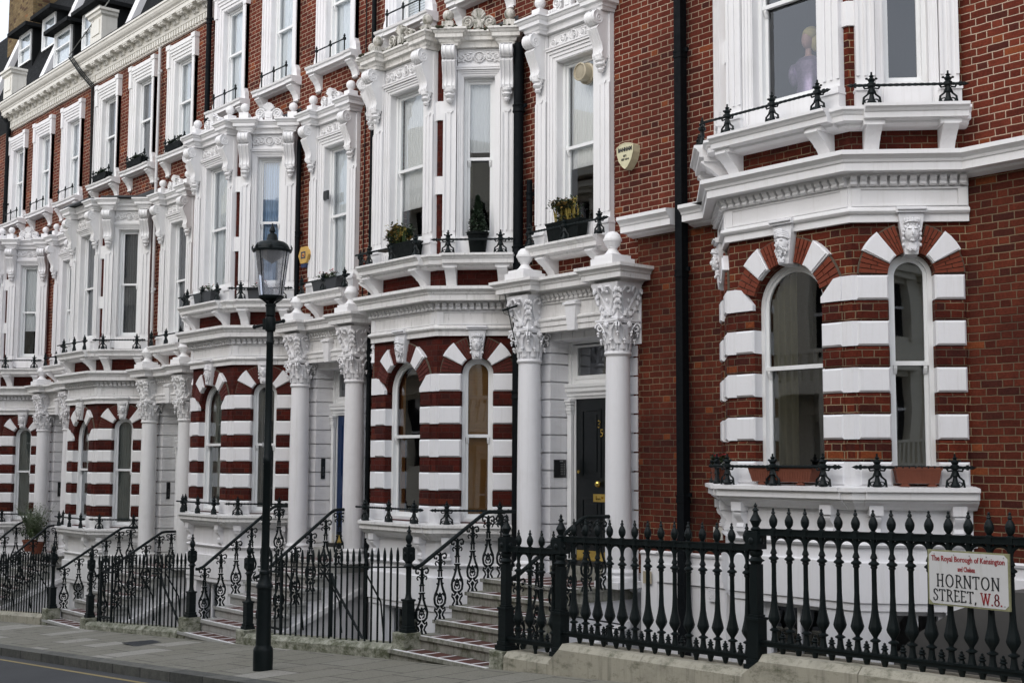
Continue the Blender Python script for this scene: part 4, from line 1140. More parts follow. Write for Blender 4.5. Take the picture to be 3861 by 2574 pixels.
def moss_strip(mb, c, hw, aw, pw, seed):
    rnd = random.Random(seed); a = c-hw-aw-pw-.04; b = c+hw+aw+pw+.04
    for i in range(170):
        x = rnd.uniform(a-.1,b+.1); over = x < a+pw+.05 or x > b-pw-.05
        y = rnd.uniform(-.36,-.20) if over else rnd.uniform(-.20,-.10)
        r = rnd.uniform(.010,.026)*(1.3 if rnd.random() < .3 else 1)
        mb.ell(x,y,8.862+rnd.uniform(-.02,.008),r*1.5,r*1.2,r*.8,5,4)
    for i in range(60):
        x = rnd.uniform(a,b); mb.ell(x,rnd.uniform(-.10,-.02),8.87,.03,.03,.02,5,4)
def house_bay(h, mats, wins, crestok=True, topmat=None, first=True):
    wm = mats.get('white', M['white']); lm = mats.get('ledge', M['ledge']); tmn = topmat or wm
    k = mats['key']
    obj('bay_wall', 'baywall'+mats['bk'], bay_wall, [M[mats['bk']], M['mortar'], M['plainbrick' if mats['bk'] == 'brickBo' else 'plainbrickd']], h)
    WC = mats.get('wc', M['whiteclean'])
    white_blocks(h, WC)
    obj('bay_cornice', 'cor'+lm.name, bay_cornice, lm, h)
    e = obj('entablature', 'ent'+wm.name, lambda mb: (panels(mb), dentils(mb)), wm, h)
    obj('balcony_ledge', 'led'+lm.name, bay_ledge, lm, h)
    obj('window_ledge', 'sil'+lm.name, bay_sill, lm, h)
    for f, c, big in ((FRONT,.81,True),(NEAR,.58,False),(FAR,CL-.58,False)):
        ks = obj('keystone', 'ks', lambda mb: keystone(mb, 0, big), WC, h, fm(f) @ Vector((c,0,0)), f[1])
        obj('carved_head', 'head%d' % big, lambda mb: mask(mb, big), WC, ks, autos=True)
    # brackets
    for f, xs in ((FRONT,(.14,1.36)),(NEAR,(.205,.955)),(FAR,(.20,.95))):
        for x in xs:
            obj('bracket', 'bru', lambda mb: bracket_up(mb), wm, h, fm(f) @ Vector((x,0,0)), f[1], autos=True)
    for f, xs in ((FRONT,(.16,1.33)),(NEAR,(.17,.975)),(FAR,(.17,.97))):
        for x in xs:
            obj('bracket', 'brl', bracket_low, WC, h, fm(f) @ Vector((x,-.0,0)), f[1], autos=True)
    def lower(mb):
        mb.sweep([(P0[0]-.02,W+.02),P1,P2,(P3[0],P3[1]+.02)], [(0.0,.53),(.03,.53),(.03,.60),(.05,.61),(.05,1.00),(.03,1.01),(.0,1.01),(.0,1.53),(-.3,1.53),(-.3,.53)])
        mb.sweep([(P0[0]-.02,W+.02),P1,P2,(P3[0],P3[1]+.02)], [(.0,1.15),(.035,1.155),(.05,1.175),(.035,1.19),(0,1.20)])
        for f, L, *_ in GEO:
            s = len(mb.v); c = L/2
            hw2 = .42 if L > 1.3 else .27
            for a, b in ((0,c-hw2),(c+hw2,L)): mb.box(a,b,-.012,.25,-1.6,.53)
            mb.box(0,L,-.012,.25,-1.6,-.9)
            mb.ring([(c-hw2,-.9),(c+hw2,-.9),(c+hw2,.53),(c-hw2,.53)],[(c-hw2+.06,-.84),(c+hw2-.06,-.84),(c+hw2-.06,.48),(c-hw2+.06,.48)],.08,.16)
            mb.box(c-.02,c+.02,.09,.15,-.84,.48)
            mb.xf(fm(f), s)
    obj('basement_wall', 'low', lower, WC, h)
    def gp(mb):
        for f, L, *_ in GEO:
            s = len(mb.v); c = L/2; mb.add([(c-.4,.12,-.9),(c+.4,.12,-.9),(c+.4,.12,.5),(c-.4,.12,.5)],[(0,1,2,3)]); mb.xf(fm(f), s)
    obj('basement_window', 'gp', gp, M['glassD'], h)
    # ground-floor windows
    for (f, L, c, r, sp, hw, nm) in GEO:
        sash_window(h, f, c, r-.005, 1.78, sp, 3.0, True, wins['g'+nm], mats.get('g','glassD'), .09, 'g'+nm, wins.get('l'+nm))
    if not first: return
    for (f, L, c, r, sp, hw, nm) in GEO:
        sash_window(h, f, c, hw-.012, 5.86, 8.215, 7.02, False, wins['f'+nm], mats.get('u','glassU'), .09, 'f'+nm)
        loc, rz = f
        aw = .10 if nm == 'front' else .075
        pw = .205 if nm == 'front' else .19
        sd = obj('window_surround', 'sur'+nm+wm.name, lambda mb: surround(mb, c, hw, aw, pw), wm, h, loc, rz)
        obj('carved_frieze', 'fri'+nm, lambda mb: frieze_relief(mb, c, hw+aw-.03), wm, h, loc, rz, autos=True)
        obj('window_cornice', 'wco'+nm+tmn.name, lambda mb: entab(mb, c, hw, aw, pw), M['aged'] if topmat else tmn, h, loc, rz)
        for s in (-1,1):
            q = fm(f) @ Vector((c+s*(hw+aw+.009+pw/2),-.06,0))
            obj('console', 'cons', lambda mb: console(mb), wm, h, q, rz, autos=True)
        if topmat: obj('moss', 'moss'+nm, lambda mb: moss_strip(mb, c, hw, aw, pw, 3), M['mossclump'], h, loc, rz)
        if crestok: acroter(h, c, hw, f, nm+tmn.name, tmn)
        else: obj('lead_flashing', 'lf'+nm, lambda mb: mb.box(c-hw-.3,c+hw+.3,-.33,0,8.868,8.90), M['lead'], h, loc, rz)
    for z0, z1 in ((7.57,7.85),(6.48,6.74)):
        for k, pth in enumerate(([(-1.10-.13,-.93),(-1.10,-.93),(-1.10+.05,-.88)],[(P1[0]-.05,P1[1]+.05),P1,(P1[0]+.13,-.93)])):
            obj('corner_band', 'cbd%d%.1f' % (k,z0), lambda mb: mb.sweep(pth, [(0,z0),(.03,z0),(.03,z1),(0,z1)]), wm, h)
    obj('bay_roof', 'broof', lambda mb: (mb.add([(P0[0],W,8.62),(P1[0],P1[1],8.62),(P2[0],P2[1],8.62),(P3[0],P3[1],8.62),(P0[0],W,9.12),(P3[0],W,9.12)],
        [(0,1,2,3),(1,0,4),(2,5,3),(1,4,5,2)])), M['lead'], h)

def house_porch(h, mats, wins, door, number=None, crestok=True, topmat=None):
    WC = mats.get('wc', M['whiteclean'])
    wm = mats.get('white', M['white']); lm = mats.get('ledge', M['ledge']); tmn = topmat or wm
    for x in (FB, NB):
        c = obj('column', 'colsh', col_shaft, WC, h, (x,CY,0), autos=True)
        obj('base', 'colba', col_base, WC, c, autos=True)
        obj('capital', 'colca', col_capital, WC, c, autos=True)
        obj('impost', 'colim', impost, WC, c, autos=True)
        obj('ball_finial', 'ballb'+lm.name, ball_big, wm, h, (x,CY-.09,0), autos=True)
    obj('porch_cornice', 'pent'+lm.name, porch_entab, lm if lm is not M['mossy'] else M['ledge'], h)
    obj('keystone', 'pkey', porch_key, WC, h)
    obj('porch_wall', 'pwall', porch_wall, WC, h)
    dc = obj('door_case', 'dcase', door_case, M['sash'], h)
    obj('pane', 'dpane', lambda mb: mb.add([(DX0+.15,DY,3.80),(DX1-.15,DY,3.80),(DX1-.15,DY,4.22),(DX0+.15,DY,4.22)],[(0,1,2,3)]), M['glassD'], dc)
    d = obj('door', 'dleaf'+door, door_leaf, M[door], h)
    c = (DX0+DX1)/2
    brass = M['brass']
    obj('handle', 'dknob', lambda mb: (mb.ell(c-.07,DY-.055,2.34,.045,.045,.045,14,10), mb.lathe([(.02,2.33),(.02,2.35)],c-.07,DY-.02,8)), brass, d, autos=True)
    obj('letter_box', 'dlet', lambda mb: (mb.ring([(c-.20,2.10),(c+.12,2.10),(c+.12,2.205),(c-.20,2.205)],[(c-.15,2.125),(c+.07,2.125),(c+.07,2.18),(c-.15,2.18)],DY-.02,DY), mb.box(c-.15,c+.07,DY-.012,DY,2.125,2.18), mb.box(c-.05,c-.03,DY-.03,DY-.01,2.14,2.17)), brass, d)
    obj('kick_plate', 'dkick', lambda mb: mb.box(DX0+.14,DX1-.14,DY-.008,DY,1.27,1.44), brass, d)
    if number:
        n1 = text_obj('number', number[0], .15, brass, d, (c-.09,DY-.008,3.14), (pi/2,0,0), .004)
        n2 = text_obj('number', number[1], .15, brass, d, (c-.045,DY-.008,3.02), (pi/2,0,0), .004)
        obj('key_hole', None, lambda mb: mb.lathe([(0,0),(.022,0),(.022,.008),(0,.008)],0,0,10).xf(Matrix.Translation((DX0+.17,DY-.0,2.50)) @ Matrix.Rotation(pi/2,4,'X')), brass, d)
    # entry panel on the left reveal
    def panel(mb):
        mb.box(DX0,DX0+.012,-.07,.15,2.42,2.665)
    p = obj('entry_panel', 'epan'+('w' if number else 'n'), panel if number else (lambda mb: mb.box(DX0,DX0+.012,-.02,.06,2.40,2.75)), M['darkpanel'], h)
    def pb(mb):
        for k in range(7):
            mb.box(DX0+.012,DX0+.016,.045 if number else .01,.085 if number else .035,2.46+k*.023,2.468+k*.023)
            if number: mb.ell(DX0+.014,.112,2.464+k*.023,.004,.008,.007,6,4)
        if number: mb.box(DX0+.012,DX0+.015,.03,.09,2.635,2.655)
    obj('buttons', 'epb'+('w' if number else 'n'), pb, M['steel'], p)
    # stoop
    n = mats['n']
    st = obj('stoop', None, lambda mb: stoop_mass(mb, STEPS[n]), WC, h)
    obj('steps', None, lambda mb: stoop_steps(mb, STEPS[n]), [M[mats.get('step','greystep')], M['tread'], M['white']], st)
    for x in (.04,2.02): obj('gate_block', None, lambda mb: gate_block(mb, RAIL[n][3]), M['plinthg'], st, (x,-2.21,0))
    # window over the porch
    sash_window(h, PORCHF, PC, PH-.012, 5.80, 8.215, 6.98, False, wins['porch'], mats.get('u','glassU'), .10, 'po')
    obj('window_surround', 'surpo'+wm.name, lambda mb: surround(mb, PC, PH, .14, .22), wm, h, PORCHF[0])
    obj('carved_frieze', 'fripo', lambda mb: frieze_relief(mb, PC, PH+.10), wm, h, PORCHF[0], autos=True)
    obj('window_cornice', 'wcopo'+wm.name, lambda mb: entab(mb, PC, PH, .14, .22), wm, h, PORCHF[0])
    for s in (-1,1):
        obj('console', 'cons', lambda mb: console(mb), wm, h, (PC+s*(PH+.14+.009+.11),W-.06,0), autos=True)
    acroter(h, PC, PH+.02, PORCHF, 'po'+wm.name, wm)
    obj('balcony_ledge', 'pled'+lm.name, lambda mb: mb.sweep([(.33,W),(1.69,W)], [(o+(.05 if o > .01 else 0),z+.02) for o,z in LEDGE]), lm, h)
    for x in (.53,1.52):
        obj('bracket', 'bru', lambda mb: bracket_up(mb), wm, h, (x,W,.03), autos=True)

def house_second(h, mats, wins, idx=(0,1,2)):
    WC = mats.get('wc', M['whiteclean'])
    lm = mats.get('white', M['white'])
    for i in idx:
        c = WX[i]
        sash_window(h, PORCHF, c, .40, 9.80, 11.735, 10.82, False, wins['s%d' % i], 'glassU', .08, 's2%d' % i)
        obj('window_surround', 'ps%d' % i, lambda mb: plain_surround(mb, c), WC, h)
        obj('window_ledge', 's2l%d' % i, lambda mb: sill2(mb, c), lm, h)
        for s in (-1,1): obj('bracket', 'sb2', sillbr2, lm, h, (c+s*.60,W,0), autos=True)
        guard_small(h, c-.50, c+.50, W-.17, 9.69, 'gs%d' % i)
def guards(h, which, gl=(True,True)):
    for key, z, off1, off2 in (('g',1.752,.19,.15),('f',5.575,.27,.28)):
        if key not in which: continue
        guard('window_guard', h, FRONT, (.10,.72,1.36) if key == 'g' else (.22,.84,1.43), off1, z, -.16, 1.50, key+'a', (False,True))
        guard('window_guard', h, NEAR, (.18,.93), off2, z, .03, 1.04, key+'b')
        guard('window_guard', h, FAR, (.20,.95), off2, z, .10, 1.05, key+'c')
    if 'p' in which:
        guard('window_guard', h, PORCHF, (.30,1.02,1.70), .27, 5.60, .22, 1.78, 'pb', (False,True))
def main_holes(bay=True, porch=True, second=(0,1,2)):
    hs = []
    if bay: hs += [(P0[0]+.15,P3[0]-.15,1.06,8.60)]
    if porch: hs += [(FB-.1,NB+.05,1.06,4.42),(PC-PH,PC+PH,5.80,8.22)]
    for i in second: hs.append((WX[i]-.41,WX[i]+.41,9.80,11.74))
    return hs
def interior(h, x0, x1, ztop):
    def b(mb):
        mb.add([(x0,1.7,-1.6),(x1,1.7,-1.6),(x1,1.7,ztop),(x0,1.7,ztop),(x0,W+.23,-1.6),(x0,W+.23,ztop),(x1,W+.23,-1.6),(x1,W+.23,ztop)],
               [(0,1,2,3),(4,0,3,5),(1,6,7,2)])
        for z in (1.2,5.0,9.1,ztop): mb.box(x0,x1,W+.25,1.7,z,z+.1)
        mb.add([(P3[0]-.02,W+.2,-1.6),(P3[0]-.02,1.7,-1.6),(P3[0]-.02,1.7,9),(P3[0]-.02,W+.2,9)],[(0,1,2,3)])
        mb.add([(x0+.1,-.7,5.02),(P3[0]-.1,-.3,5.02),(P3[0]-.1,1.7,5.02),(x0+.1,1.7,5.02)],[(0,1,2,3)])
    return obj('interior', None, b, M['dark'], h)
def gz(x, y=-2.4): return .13+.063*x+.025*(y+2.4)
H = {1:(7.097,.649), 2:(0,0), 3:(-PITCH,-.078), 4:(-2*PITCH,-.579), 5:(-3*PITCH,-.667), 6:(-4*PITCH,-1.2)}
def bl(p): return ('blind','blind',p)
house_def = {
 1:dict(label='large red brick corner house with wide white bay, nearest on the right', mats=dict(key='a',bk='brickBo',ledge=M['white'])),
 2:dict(label='red brick terraced house with black front door numbered 35 between white columns', mats=dict(key='b',bk='brickB',ledge=M['ledge'],white=M['white'],step='stepstone')),
 3:dict(label='red brick terraced house with blue front door, behind the street lamp', mats=dict(key='c',bk='brickB',ledge=M['ledge'],wc=M['white3'])),
 4:dict(label='red brick terraced house whose bay has a plain flat lead roof without ornament', mats=dict(key='d',bk='brickB',ledge=M['ledge'],wc=M['white4'],white=M['white4'])),
 5:dict(label='farthest porch and bay house at the left edge with two potted shrubs at its door', mats=dict(key='e',bk='brickB',ledge=M['ledge'],wc=M['white3'],white=M['white3'])),
}
wins = {
 1:dict(gfront=('halfnet','olive',.45), gnear=None, gfar=None, ffront=None, fnear=None, ffar=None),
 2:dict(gfront=('halfnet','ven',.2), gnear=('slats','ven',1), gfar=None, ffront=bl(.75), fnear=bl(.45), ffar=bl(.4), porch=bl(.62), s0=('slats','white_cloth',1), s1=('net','white_cloth',1), s2=('net','white_cloth',1)),
 3:dict(gfront=('net','grey_cloth',1), gnear=('drapes','dim_cloth',.7), gfar=None, ffront=('net','white_cloth',1), fnear=('net','blue_cloth',1), ffar=None, porch=('net','white_cloth',1), s0=('net','white_cloth',1), s1=('net','white_cloth',1), s2=('net','white_cloth',1)),
 4:dict(gfront=('net','grey_cloth',1), gnear=bl(1), gfar=None, ffront=('drapes','dim_cloth',.3), fnear=('slats','dim_cloth',1), ffar=None, porch=('drapes','dim_cloth',.35), s0=('drapes','dim_cloth',.3), s1=('net','dim_cloth',1), s2=('drapes','white_cloth',.4)),
 5:dict(gfront=('net','grey_cloth',1), gnear=('blind','greyblind',1), gfar=None, ffront=bl(.5), fnear=('blind','blind',.7), ffar=None, porch=('net','dim_cloth',1), s0=('drapes','white_cloth',.4), s1=('drapes','white_cloth',.4), s2=('net','white_cloth',1)),
}
wins[4]['gnear'] = ('blind','greyblind',1)
HO = {}
for n in (1,2,3,4,5):
    D = house_def[n]; ox, oz = H[n]
    h = empty('terraced_house', (ox,0,oz), D['label'], 'house', 'terraced houses'); HO[n] = h
    w = wins[n]; D['mats']['n'] = n
    if n == 1:
        x0, x1 = 2.14-ox, 8.5; D['mats']['n'] = 1
        zsp = 4.95
        hs = [(P0[0]+.15,P3[0]-.15,1.0,8.60)]
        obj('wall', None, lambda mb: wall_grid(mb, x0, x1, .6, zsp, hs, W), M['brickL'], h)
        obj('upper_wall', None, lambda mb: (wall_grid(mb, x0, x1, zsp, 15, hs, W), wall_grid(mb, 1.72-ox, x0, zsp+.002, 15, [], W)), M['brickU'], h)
        interior(h, -3.6, 3, 11)
        house_bay(h, D['mats'], w)
        obj('string_course', None, lambda mb: (string_course(mb, 2.05-ox, 2.92-ox), string_course(mb, 3.12-ox, P0[0]+.1), string_course(mb, P3[0]-.02, x1)), M['white'], h)
        def st(mb):
            # stuccoed base of the flat wall, with a cap and a drip line
            for a, b, t in ((2.485-ox, P0[0]+.05, .90), (P3[0]-.02, x1, 1.04)):
                mb.box(a,b,W-.03,W+.1,-2.4,t-.03); mb.sweep([(a,W-.03),(b,W-.03)],[(0,t-.05),(.02,t-.045),(.03,t-.02),(.0,t)])
                q = .52 if a < 0 else .76
                mb.box(a,b,W-.055,W,q,t-.16 if a < 0 else t-.1); mb.box(a,b,W-.05,W,q-.0,q+.02)
        obj('stucco_base', None, st, M['whiteclean'], h)
        for x, z, m, nm in ((2.34,1.21,'ventm','a'),(3.42,1.08,'whiteclean','b'),(3.46,1.80,'cream','c')):
            def vt(mb, x=x, z=z):
                mb.ring([(-.07,-.075),(.07,-.075),(.07,.075),(-.07,.075)],[(-.058,-.063),(.058,-.063),(.058,.063),(-.058,.063)],-.012,0)
                for k in range(6): mb.box(-.058,.058,-.010,0,-.055+k*.02,-.045+k*.02)
                for k in (-1,0,1): mb.box(k*.03-.003,k*.03+.003,-.011,0,-.06,.06)
                mb.box(-.06,.06,-.002,.0,-.065,.065)
            v = obj('air_vent', 'vent'+nm, vt, M[m], h, (x-ox, W-.057 if z < 1.5 else W, z-oz))
        guards(h, 'gf')
    else:
        xr = 2.14 if n == 2 else PITCH-3.70
        ztop = {2:16.5,3:16.5,4:12.45,5:12.45}[n]
        brick_part(h, -3.72, xr, ztop, M['brickU'], main_holes()+([(1.72,2.2,4.95+.649,20)] if n == 2 else []), 'wall')
        for k, (xa, xb) in enumerate(((-3.72,P0[0]+.02),(P3[0]-.02,FB-.2),(NB+.20,2.48))):
            obj('basement_front', 'bst%d' % k, lambda mb: (mb.box(xa,xb,W-.03,W+.1,-2.4,1.51), mb.sweep([(xa,W-.03),(xb,W-.03)],[(-.13,1.48),(0,1.48),(.03,1.51),(0,1.54),(-.13,1.54)])), M['whiteclean'], h)
        interior(h, -3.70, xr, ztop-.4)
        crest_ok = n != 4
        house_bay(h, D['mats'], w, crest_ok, M['mossy'] if n == 2 else None)
        house_porch(h, D['mats'], w, {2:'doorB',3:'doorBlue',4:'doorB',5:'doorB'}[n], ('3','5') if n == 2 else None)
        house_second(h, D['mats'], w)
        guards(h, 'gfp')
        # sloped moulding on the flank of the stoop
        obj('stoop_string', 'sst', lambda mb: mb.prismx([(-2.3,-.22),(-.17,.66),(-.17,.57),(-2.3,-.31)],1.94,2.03), M['white'], h)

# eaves and mansard over the two lower houses
e4 = HO[4]
def eaves(mb, x0, x1):
    pr = [(0,12.24),(.05,12.245),(.055,12.275),(.055,12.41),(.09,12.425),(.09,12.64),(.29,12.645),(.29,12.73),(.305,12.735),(.31,12.765),(.35,12.80),(.38,12.85),(.39,12.90),(.41,12.91),(.41,12.955),(.1,13.0),(0,13.0)]
    mb.sweep([(x0,W),(x1,W)], pr)
    x = x0+.05
    while x < x1-.05:
        mb.box(x,x+.07,W-.10,W,12.285,12.40); x += .125
def modillion(mb):
    for q in (0,.125):
        mb.prismx([(W-.08,12.64),(W-.265,12.64),(W-.275,12.61),(W-.26,12.575),(W-.22,12.565),(W-.18,12.58),(W-.15,12.55),(W-.13,12.50),(W-.08,12.48)], q, q+.10)
    mb.box(-.02,.245,W-.285,W-.08,12.615,12.64)
def modillions(h, x0, x1, dz):
    x = x0+.10
    while x < x1-.15:
        obj('modillion', 'modil', modillion, M['cream'], h, (x,0,dz)); x += .47
for n, xa, xb in ((4,-3.70,2.32),(5,-3.72,2.47)):
    h = HO[n]; dz = 0 if n == 4 else .088
    obj('eaves_cornice', None, lambda mb: eaves(mb, xa, xb), M['cream'], h, (0,0,dz))
    modillions(h, xa, xb, dz)
    def roof(mb):
        mb.box(xa,xb,W-.36,W+.5,13.0,13.02)
        y0, y1 = .02, 1.75
        mb.add([(xa,y0,12.6),(xb,y0,12.6),(xb,y1,17.0),(xa,y1,17.0),(xa,y1+.3,17.0),(xb,y1+.3,17.0),(xa,8,17.3),(xb,8,17.3)],[(0,1,2,3),(3,2,7,6)])
        mb.box(xa,xb,8,8.2,-1,17.2)
    obj('roof', None, roof, M['slate'], h, (0,0,dz))
    spec = {4:((1.9,13.41,'a',.55,0),), 5:((-.28,13.36,'a',.57,0),(1.60,13.36,'b',.54,0))}[n]
    for cx, zz, nm, hw, yf in spec:
        hh = .92
        def dorm(mb):
            zb = 12.9
            mb.box(cx-hw-.12,cx-hw,yf,2.2,zb,zz+hh); mb.box(cx+hw,cx+hw+.12,yf,2.2,zb,zz+hh)
            mb.box(cx-hw-.26,cx+hw+.26,yf-.26,2.4,zz+hh,zz+hh+.10)
            mb.box(cx-hw,cx+hw,yf,2.2,zb,zz)
        dm = obj('dormer', None, dorm, M['slate'], h, (0,0,dz))
        sash_window(dm, ((0,0,0),0), cx, hw, zz, zz+hh, zz+.5, False, ('net','white_cloth',1), 'glassU', yf-.06, 'dorm%s%d' % (nm, n))
    for cx in ((-3.1,) if n == 4 else (-2.73,)):
        # white raking party-wall coping
        obj('party_wall_coping', None, lambda mb: mb.prismx([(-.05,12.80),(.25,12.80),(2.10,17.6),(1.80,17.6)], cx-.17, cx+.17), M['white'], h, (0,0,dz))
        obj('party_wall', None, lambda mb: mb.prismx([(.1,12.78),(2.5,12.78),(2.5,17.5),(1.9,17.5)], cx-.16, cx+.16), M['brickU'], h, (0,0,dz))
    for cx in (-3.32,):
        def ped(mb):
            mb.box(cx-.34,cx+.34,W-.28,W+.1,12.95,13.66); mb.box(cx-.22,cx+.22,W-.30,W-.28,13.25,13.60)
            mb.sweep([(cx-.34,W+.1),(cx-.34,W-.28),(cx+.34,W-.28),(cx+.34,W+.1)],[(0,13.66),(.05,13.70),(.06,13.76),(.10,13.78),(.10,13.84),(0,13.87)])
        obj('parapet_pedestal', None, ped, M['cream'], h, (0,0,dz))
# taller flank of house 3 beside the mansard
obj('flank_wall', None, lambda mb: mb.box(-3.74,-3.70,W+.01,9,9,16.5), M['brickU'], HO[3])
for n in (2,3):
    obj('roof', None, lambda mb: mb.box(-3.72,2.46,W,9,16.5,16.6), M['slate'], HO[n])
obj('roof', None, lambda mb: mb.box(2.47-7.097,8.5,W,9,15,15.1), M['slate'], HO[1])

# plain house seen only as a sliver beyond
CH0, CH1 = -2.6, -.4
h6 = empty('terraced_house', (H[6][0],0,H[6][1]), 'plain brick sliver of a house past the last bay, behind a black drainpipe', 'house', 'terraced houses')
obj('wall', None, lambda mb: mb.box(-12,PITCH-3.73,W,9,-1,13.4), M['brickU'], h6)
DZ6 = -.579-H[6][1]
obj('roof', None, lambda mb: mb.add([(-12,.02,12.6),(PITCH-3.73,.02,12.6),(PITCH-3.73,1.75,17.0),(-12,1.75,17.0),(PITCH-3.73,8,17.3),(-12,8,17.3)],[(0,1,2,3),(3,2,4,5)]), M['slate'], h6, (0,0,DZ6))
for k, (cx, zz) in enumerate(((-24.08+24.664,14.80),(-22.15+24.664,14.80))):
    dm = obj('dormer', None, lambda mb: (mb.box(cx-.60,cx-.50,.8,3,13.6,zz+.93), mb.box(cx+.50,cx+.60,.8,3,13.6,zz+.93), mb.box(cx-.78,cx+.78,.5,3.2,zz+.93,zz+1.04), mb.box(cx-.5,cx+.5,.8,3,13.6,zz)), M['slate'], h6, (0,0,DZ6))
    sash_window(dm, ((0,0,0),0), cx, .5, zz, zz+.93, zz+.48, False, ('net','white_cloth',1), 'glassU', .76, 'dorm6%d' % k)
obj('party_wall_coping', None, lambda mb: mb.prismx([(-.05,12.80),(.25,12.80),(2.10,17.6),(1.80,17.6)], -25.9+24.664-.17, -25.9+24.664+.17), M['white3'], h6, (0,0,DZ6))
obj('eaves', None, lambda mb: mb.sweep([(-12,W),(PITCH-3.75,W)],[(0,12.3),(.1,12.4),(.3,12.6),(.4,12.9),(.1,13.0),(0,13)]), M['lead'], h6, (0,0,DZ6))
obj('chimney', None, lambda mb: (mb.box(CH0,CH1,1.3,3.0,13,20), mb.box(CH0-.12,CH1+.12,1.15,3.1,18.3,18.6)), M['ybrick'], h6, (0,0,DZ6))
# ------------------------------------------------------------ pipes
def pipe(label, x, y, z0, z1, r, mat, cat='drainpipe', joints=2.4, hopper=False, square=False):
    t = empty('drainpipe', (x,y,z0), label, cat)
    def b(mb):
        if square: mb.box(-r,r,-r,r,0,z1-z0)
        else: mb.tube([(0,0,0),(0,0,z1-z0)], r, 14)
        z = .9
        while z < z1-z0:
            if square: mb.box(-r*1.15,r*1.15,-r*1.15,r*1.15,z,z+.03); mb.box(-r*1.15,r*1.15,-r*1.15,r*1.15,z+.07,z+.09); mb.box(-r*1.08,r*1.08,-r*1.08,r*1.08,z+.03,z+.07)
            else: mb.lathe([(r,z),(r*1.22,z+.01),(r*1.22,z+.03),(r*1.12,z+.04),(r*1.12,z+.09),(r*1.25,z+.10),(r*1.25,z+.12),(r,z+.13)],0,0,14)
            z += joints
    obj('pipe', None, b, mat, t, autos=True)
    def c(mb):
        z = .97
        while z < z1-z0: mb.box(-r*1.9,r*1.9,r*.2,r*.2+.03,z,z+.05); z += joints
    obj('pipe_bracket', None, c, mat, t)
    return t
pipe('big square black drainpipe on bare brick between the black door porch and the right bay', 3.02, W-.13, -1.5, 14, .056, M['pipe'], square=True, joints=2.75)
pipe('thick black soil pipe squeezed between bay and porch of the black door house', -.12, W-.13, -1.5, 8.62, .072, M['pipe'], joints=2.05)
pipe('short branch of black pipe beside the thick soil pipe', .08, W-.09, 5.4, 6.6, .042, M['pipe'], joints=2.5)
pipe('thin black drainpipe between the blue door house and the black door house', -3.96, W-.09, -1.5, 14, .040, M['pipe'], joints=2.3)
pipe('black drainpipe rising past the end of the white eaves', -10.02, W-.12, 8.2, 16, .055, M['pipe'])
pipe('thin black pipe between bay and porch behind the street lamp', -PITCH-.16, W-.1, -1.5, 8.4, .042, M['pipe'])
pipe('thin white drainpipe beside the bay with no roof ornament', -12.45, W-.08, .5, 11.62, .034, M['wpipe'])
pipe('black drainpipe at the far left edge of the terrace', -22.15, W-.1, -1, 12, .065, M['pipe'])
pipe('short white pipe under the bracketed eaves, left of the tangled wires', -16.05, W-.07, 5.5, 11.5, .03, M['wpipe'])

# ------------------------------------------------------------ ground
def slab(mb, y0, y1, dz0=0, dz1=0, x0=-90, x1=60, thick=.3, n=1):
    for i in range(n):
        a = x0+(x1-x0)*i/n; b = x0+(x1-x0)*(i+1)/n
        za0, za1 = gz(a,y0)+dz0, gz(a,y1)+dz1; zb0, zb1 = gz(b,y0)+dz0, gz(b,y1)+dz1
        mb.add([(a,y0,za0-thick),(b,y0,zb0-thick),(b,y1,zb1-thick),(a,y1,za1-thick),(a,y0,za0),(b,y0,zb0),(b,y1,zb1),(a,y1,za1)],
               [(0,3,2,1),(4,5,6,7),(0,1,5,4),(1,2,6,5),(2,3,7,6),(3,0,4,7)])
def structure(name, build, mat):
    o = obj(name, None, build, mat); o['kind'] = 'structure'; return o
structure('pavement', lambda mb: slab(mb, -4.32, -2.22, thick=1.9), M['pave'])
structure('kerb', lambda mb: slab(mb, -4.56, -4.322, .002, .002, thick=.4), M['kerb'])
def roadz(mb):
    slab(mb, -10.2, -4.56, .075, -.125, thick=.2)
structure('road', roadz, M['asphalt'])
structure('road_marking', lambda mb: slab(mb, -4.86, -4.795, -.1125, -.1135, x0=-60, thick=.002), M['line'])
structure('pavement', lambda mb: slab(mb, -14.2, -10.2, .42, .32, thick=.4), M['pave'])
structure('ground', lambda mb: mb.box(-300,300,-300,300,-6.6,-6.5), M['asphalt'])
def area(mb):
    slab(mb, -2.22, .3, -1.9, -1.9, x0=-30, x1=16)
structure('basement_area', area, M['greystep'])

# ------------------------------------------------------------ fences
def spear_fence(ox, oz, label, x0=-3.79, x1=-.10, gate=True):
    t = empty('spear_fence', (ox, -2.2, oz), label, 'railing', 'black spear topped railings')
    def zb(x): return .285+.066*(x+.31)
    k = [0]
    x = x0; xs = []
    while x < x1: xs.append(x); x += .150
    def bars(mb):
        for dz in (.98,):
            mb.tube([(x0-.1,0,zb(x0)+dz),(x1+.1,0,zb(x1)+dz)], .014, 4)
        if gate:
            a, b = x0+.10, x0+.62
            for z in (.10,.92): mb.box(a,b,-.012,.012,zb(a)+z,zb(a)+z+.03)
            for x in (a,b): mb.box(x-.018,x+.018,-.018,.018,zb(a)+.02,zb(a)+1.12)
    obj('rail', None, bars, M['iron'], t)
    for x in xs:
        obj('spear', 'spear', lambda mb: mb.lathe([(.0145,0),(.0145,.95),(.0145,1.02),(.021,1.03),(.014,1.045),(.022,1.06),(.022,1.12),(.016,1.18),(.006,1.225),(0,1.23)],0,0,8), M['iron'], t, (x,0,zb(x)-.0), autos=True)
    for i in (5,12,19):
        if i < len(xs): obj('stay', 'stay', lambda mb: mb.tube([(0,0,.9),(0,.25,.5),(0,.3,.05)],.012,5), M['iron'], t, (xs[i],0,zb(xs[i])))
    return t
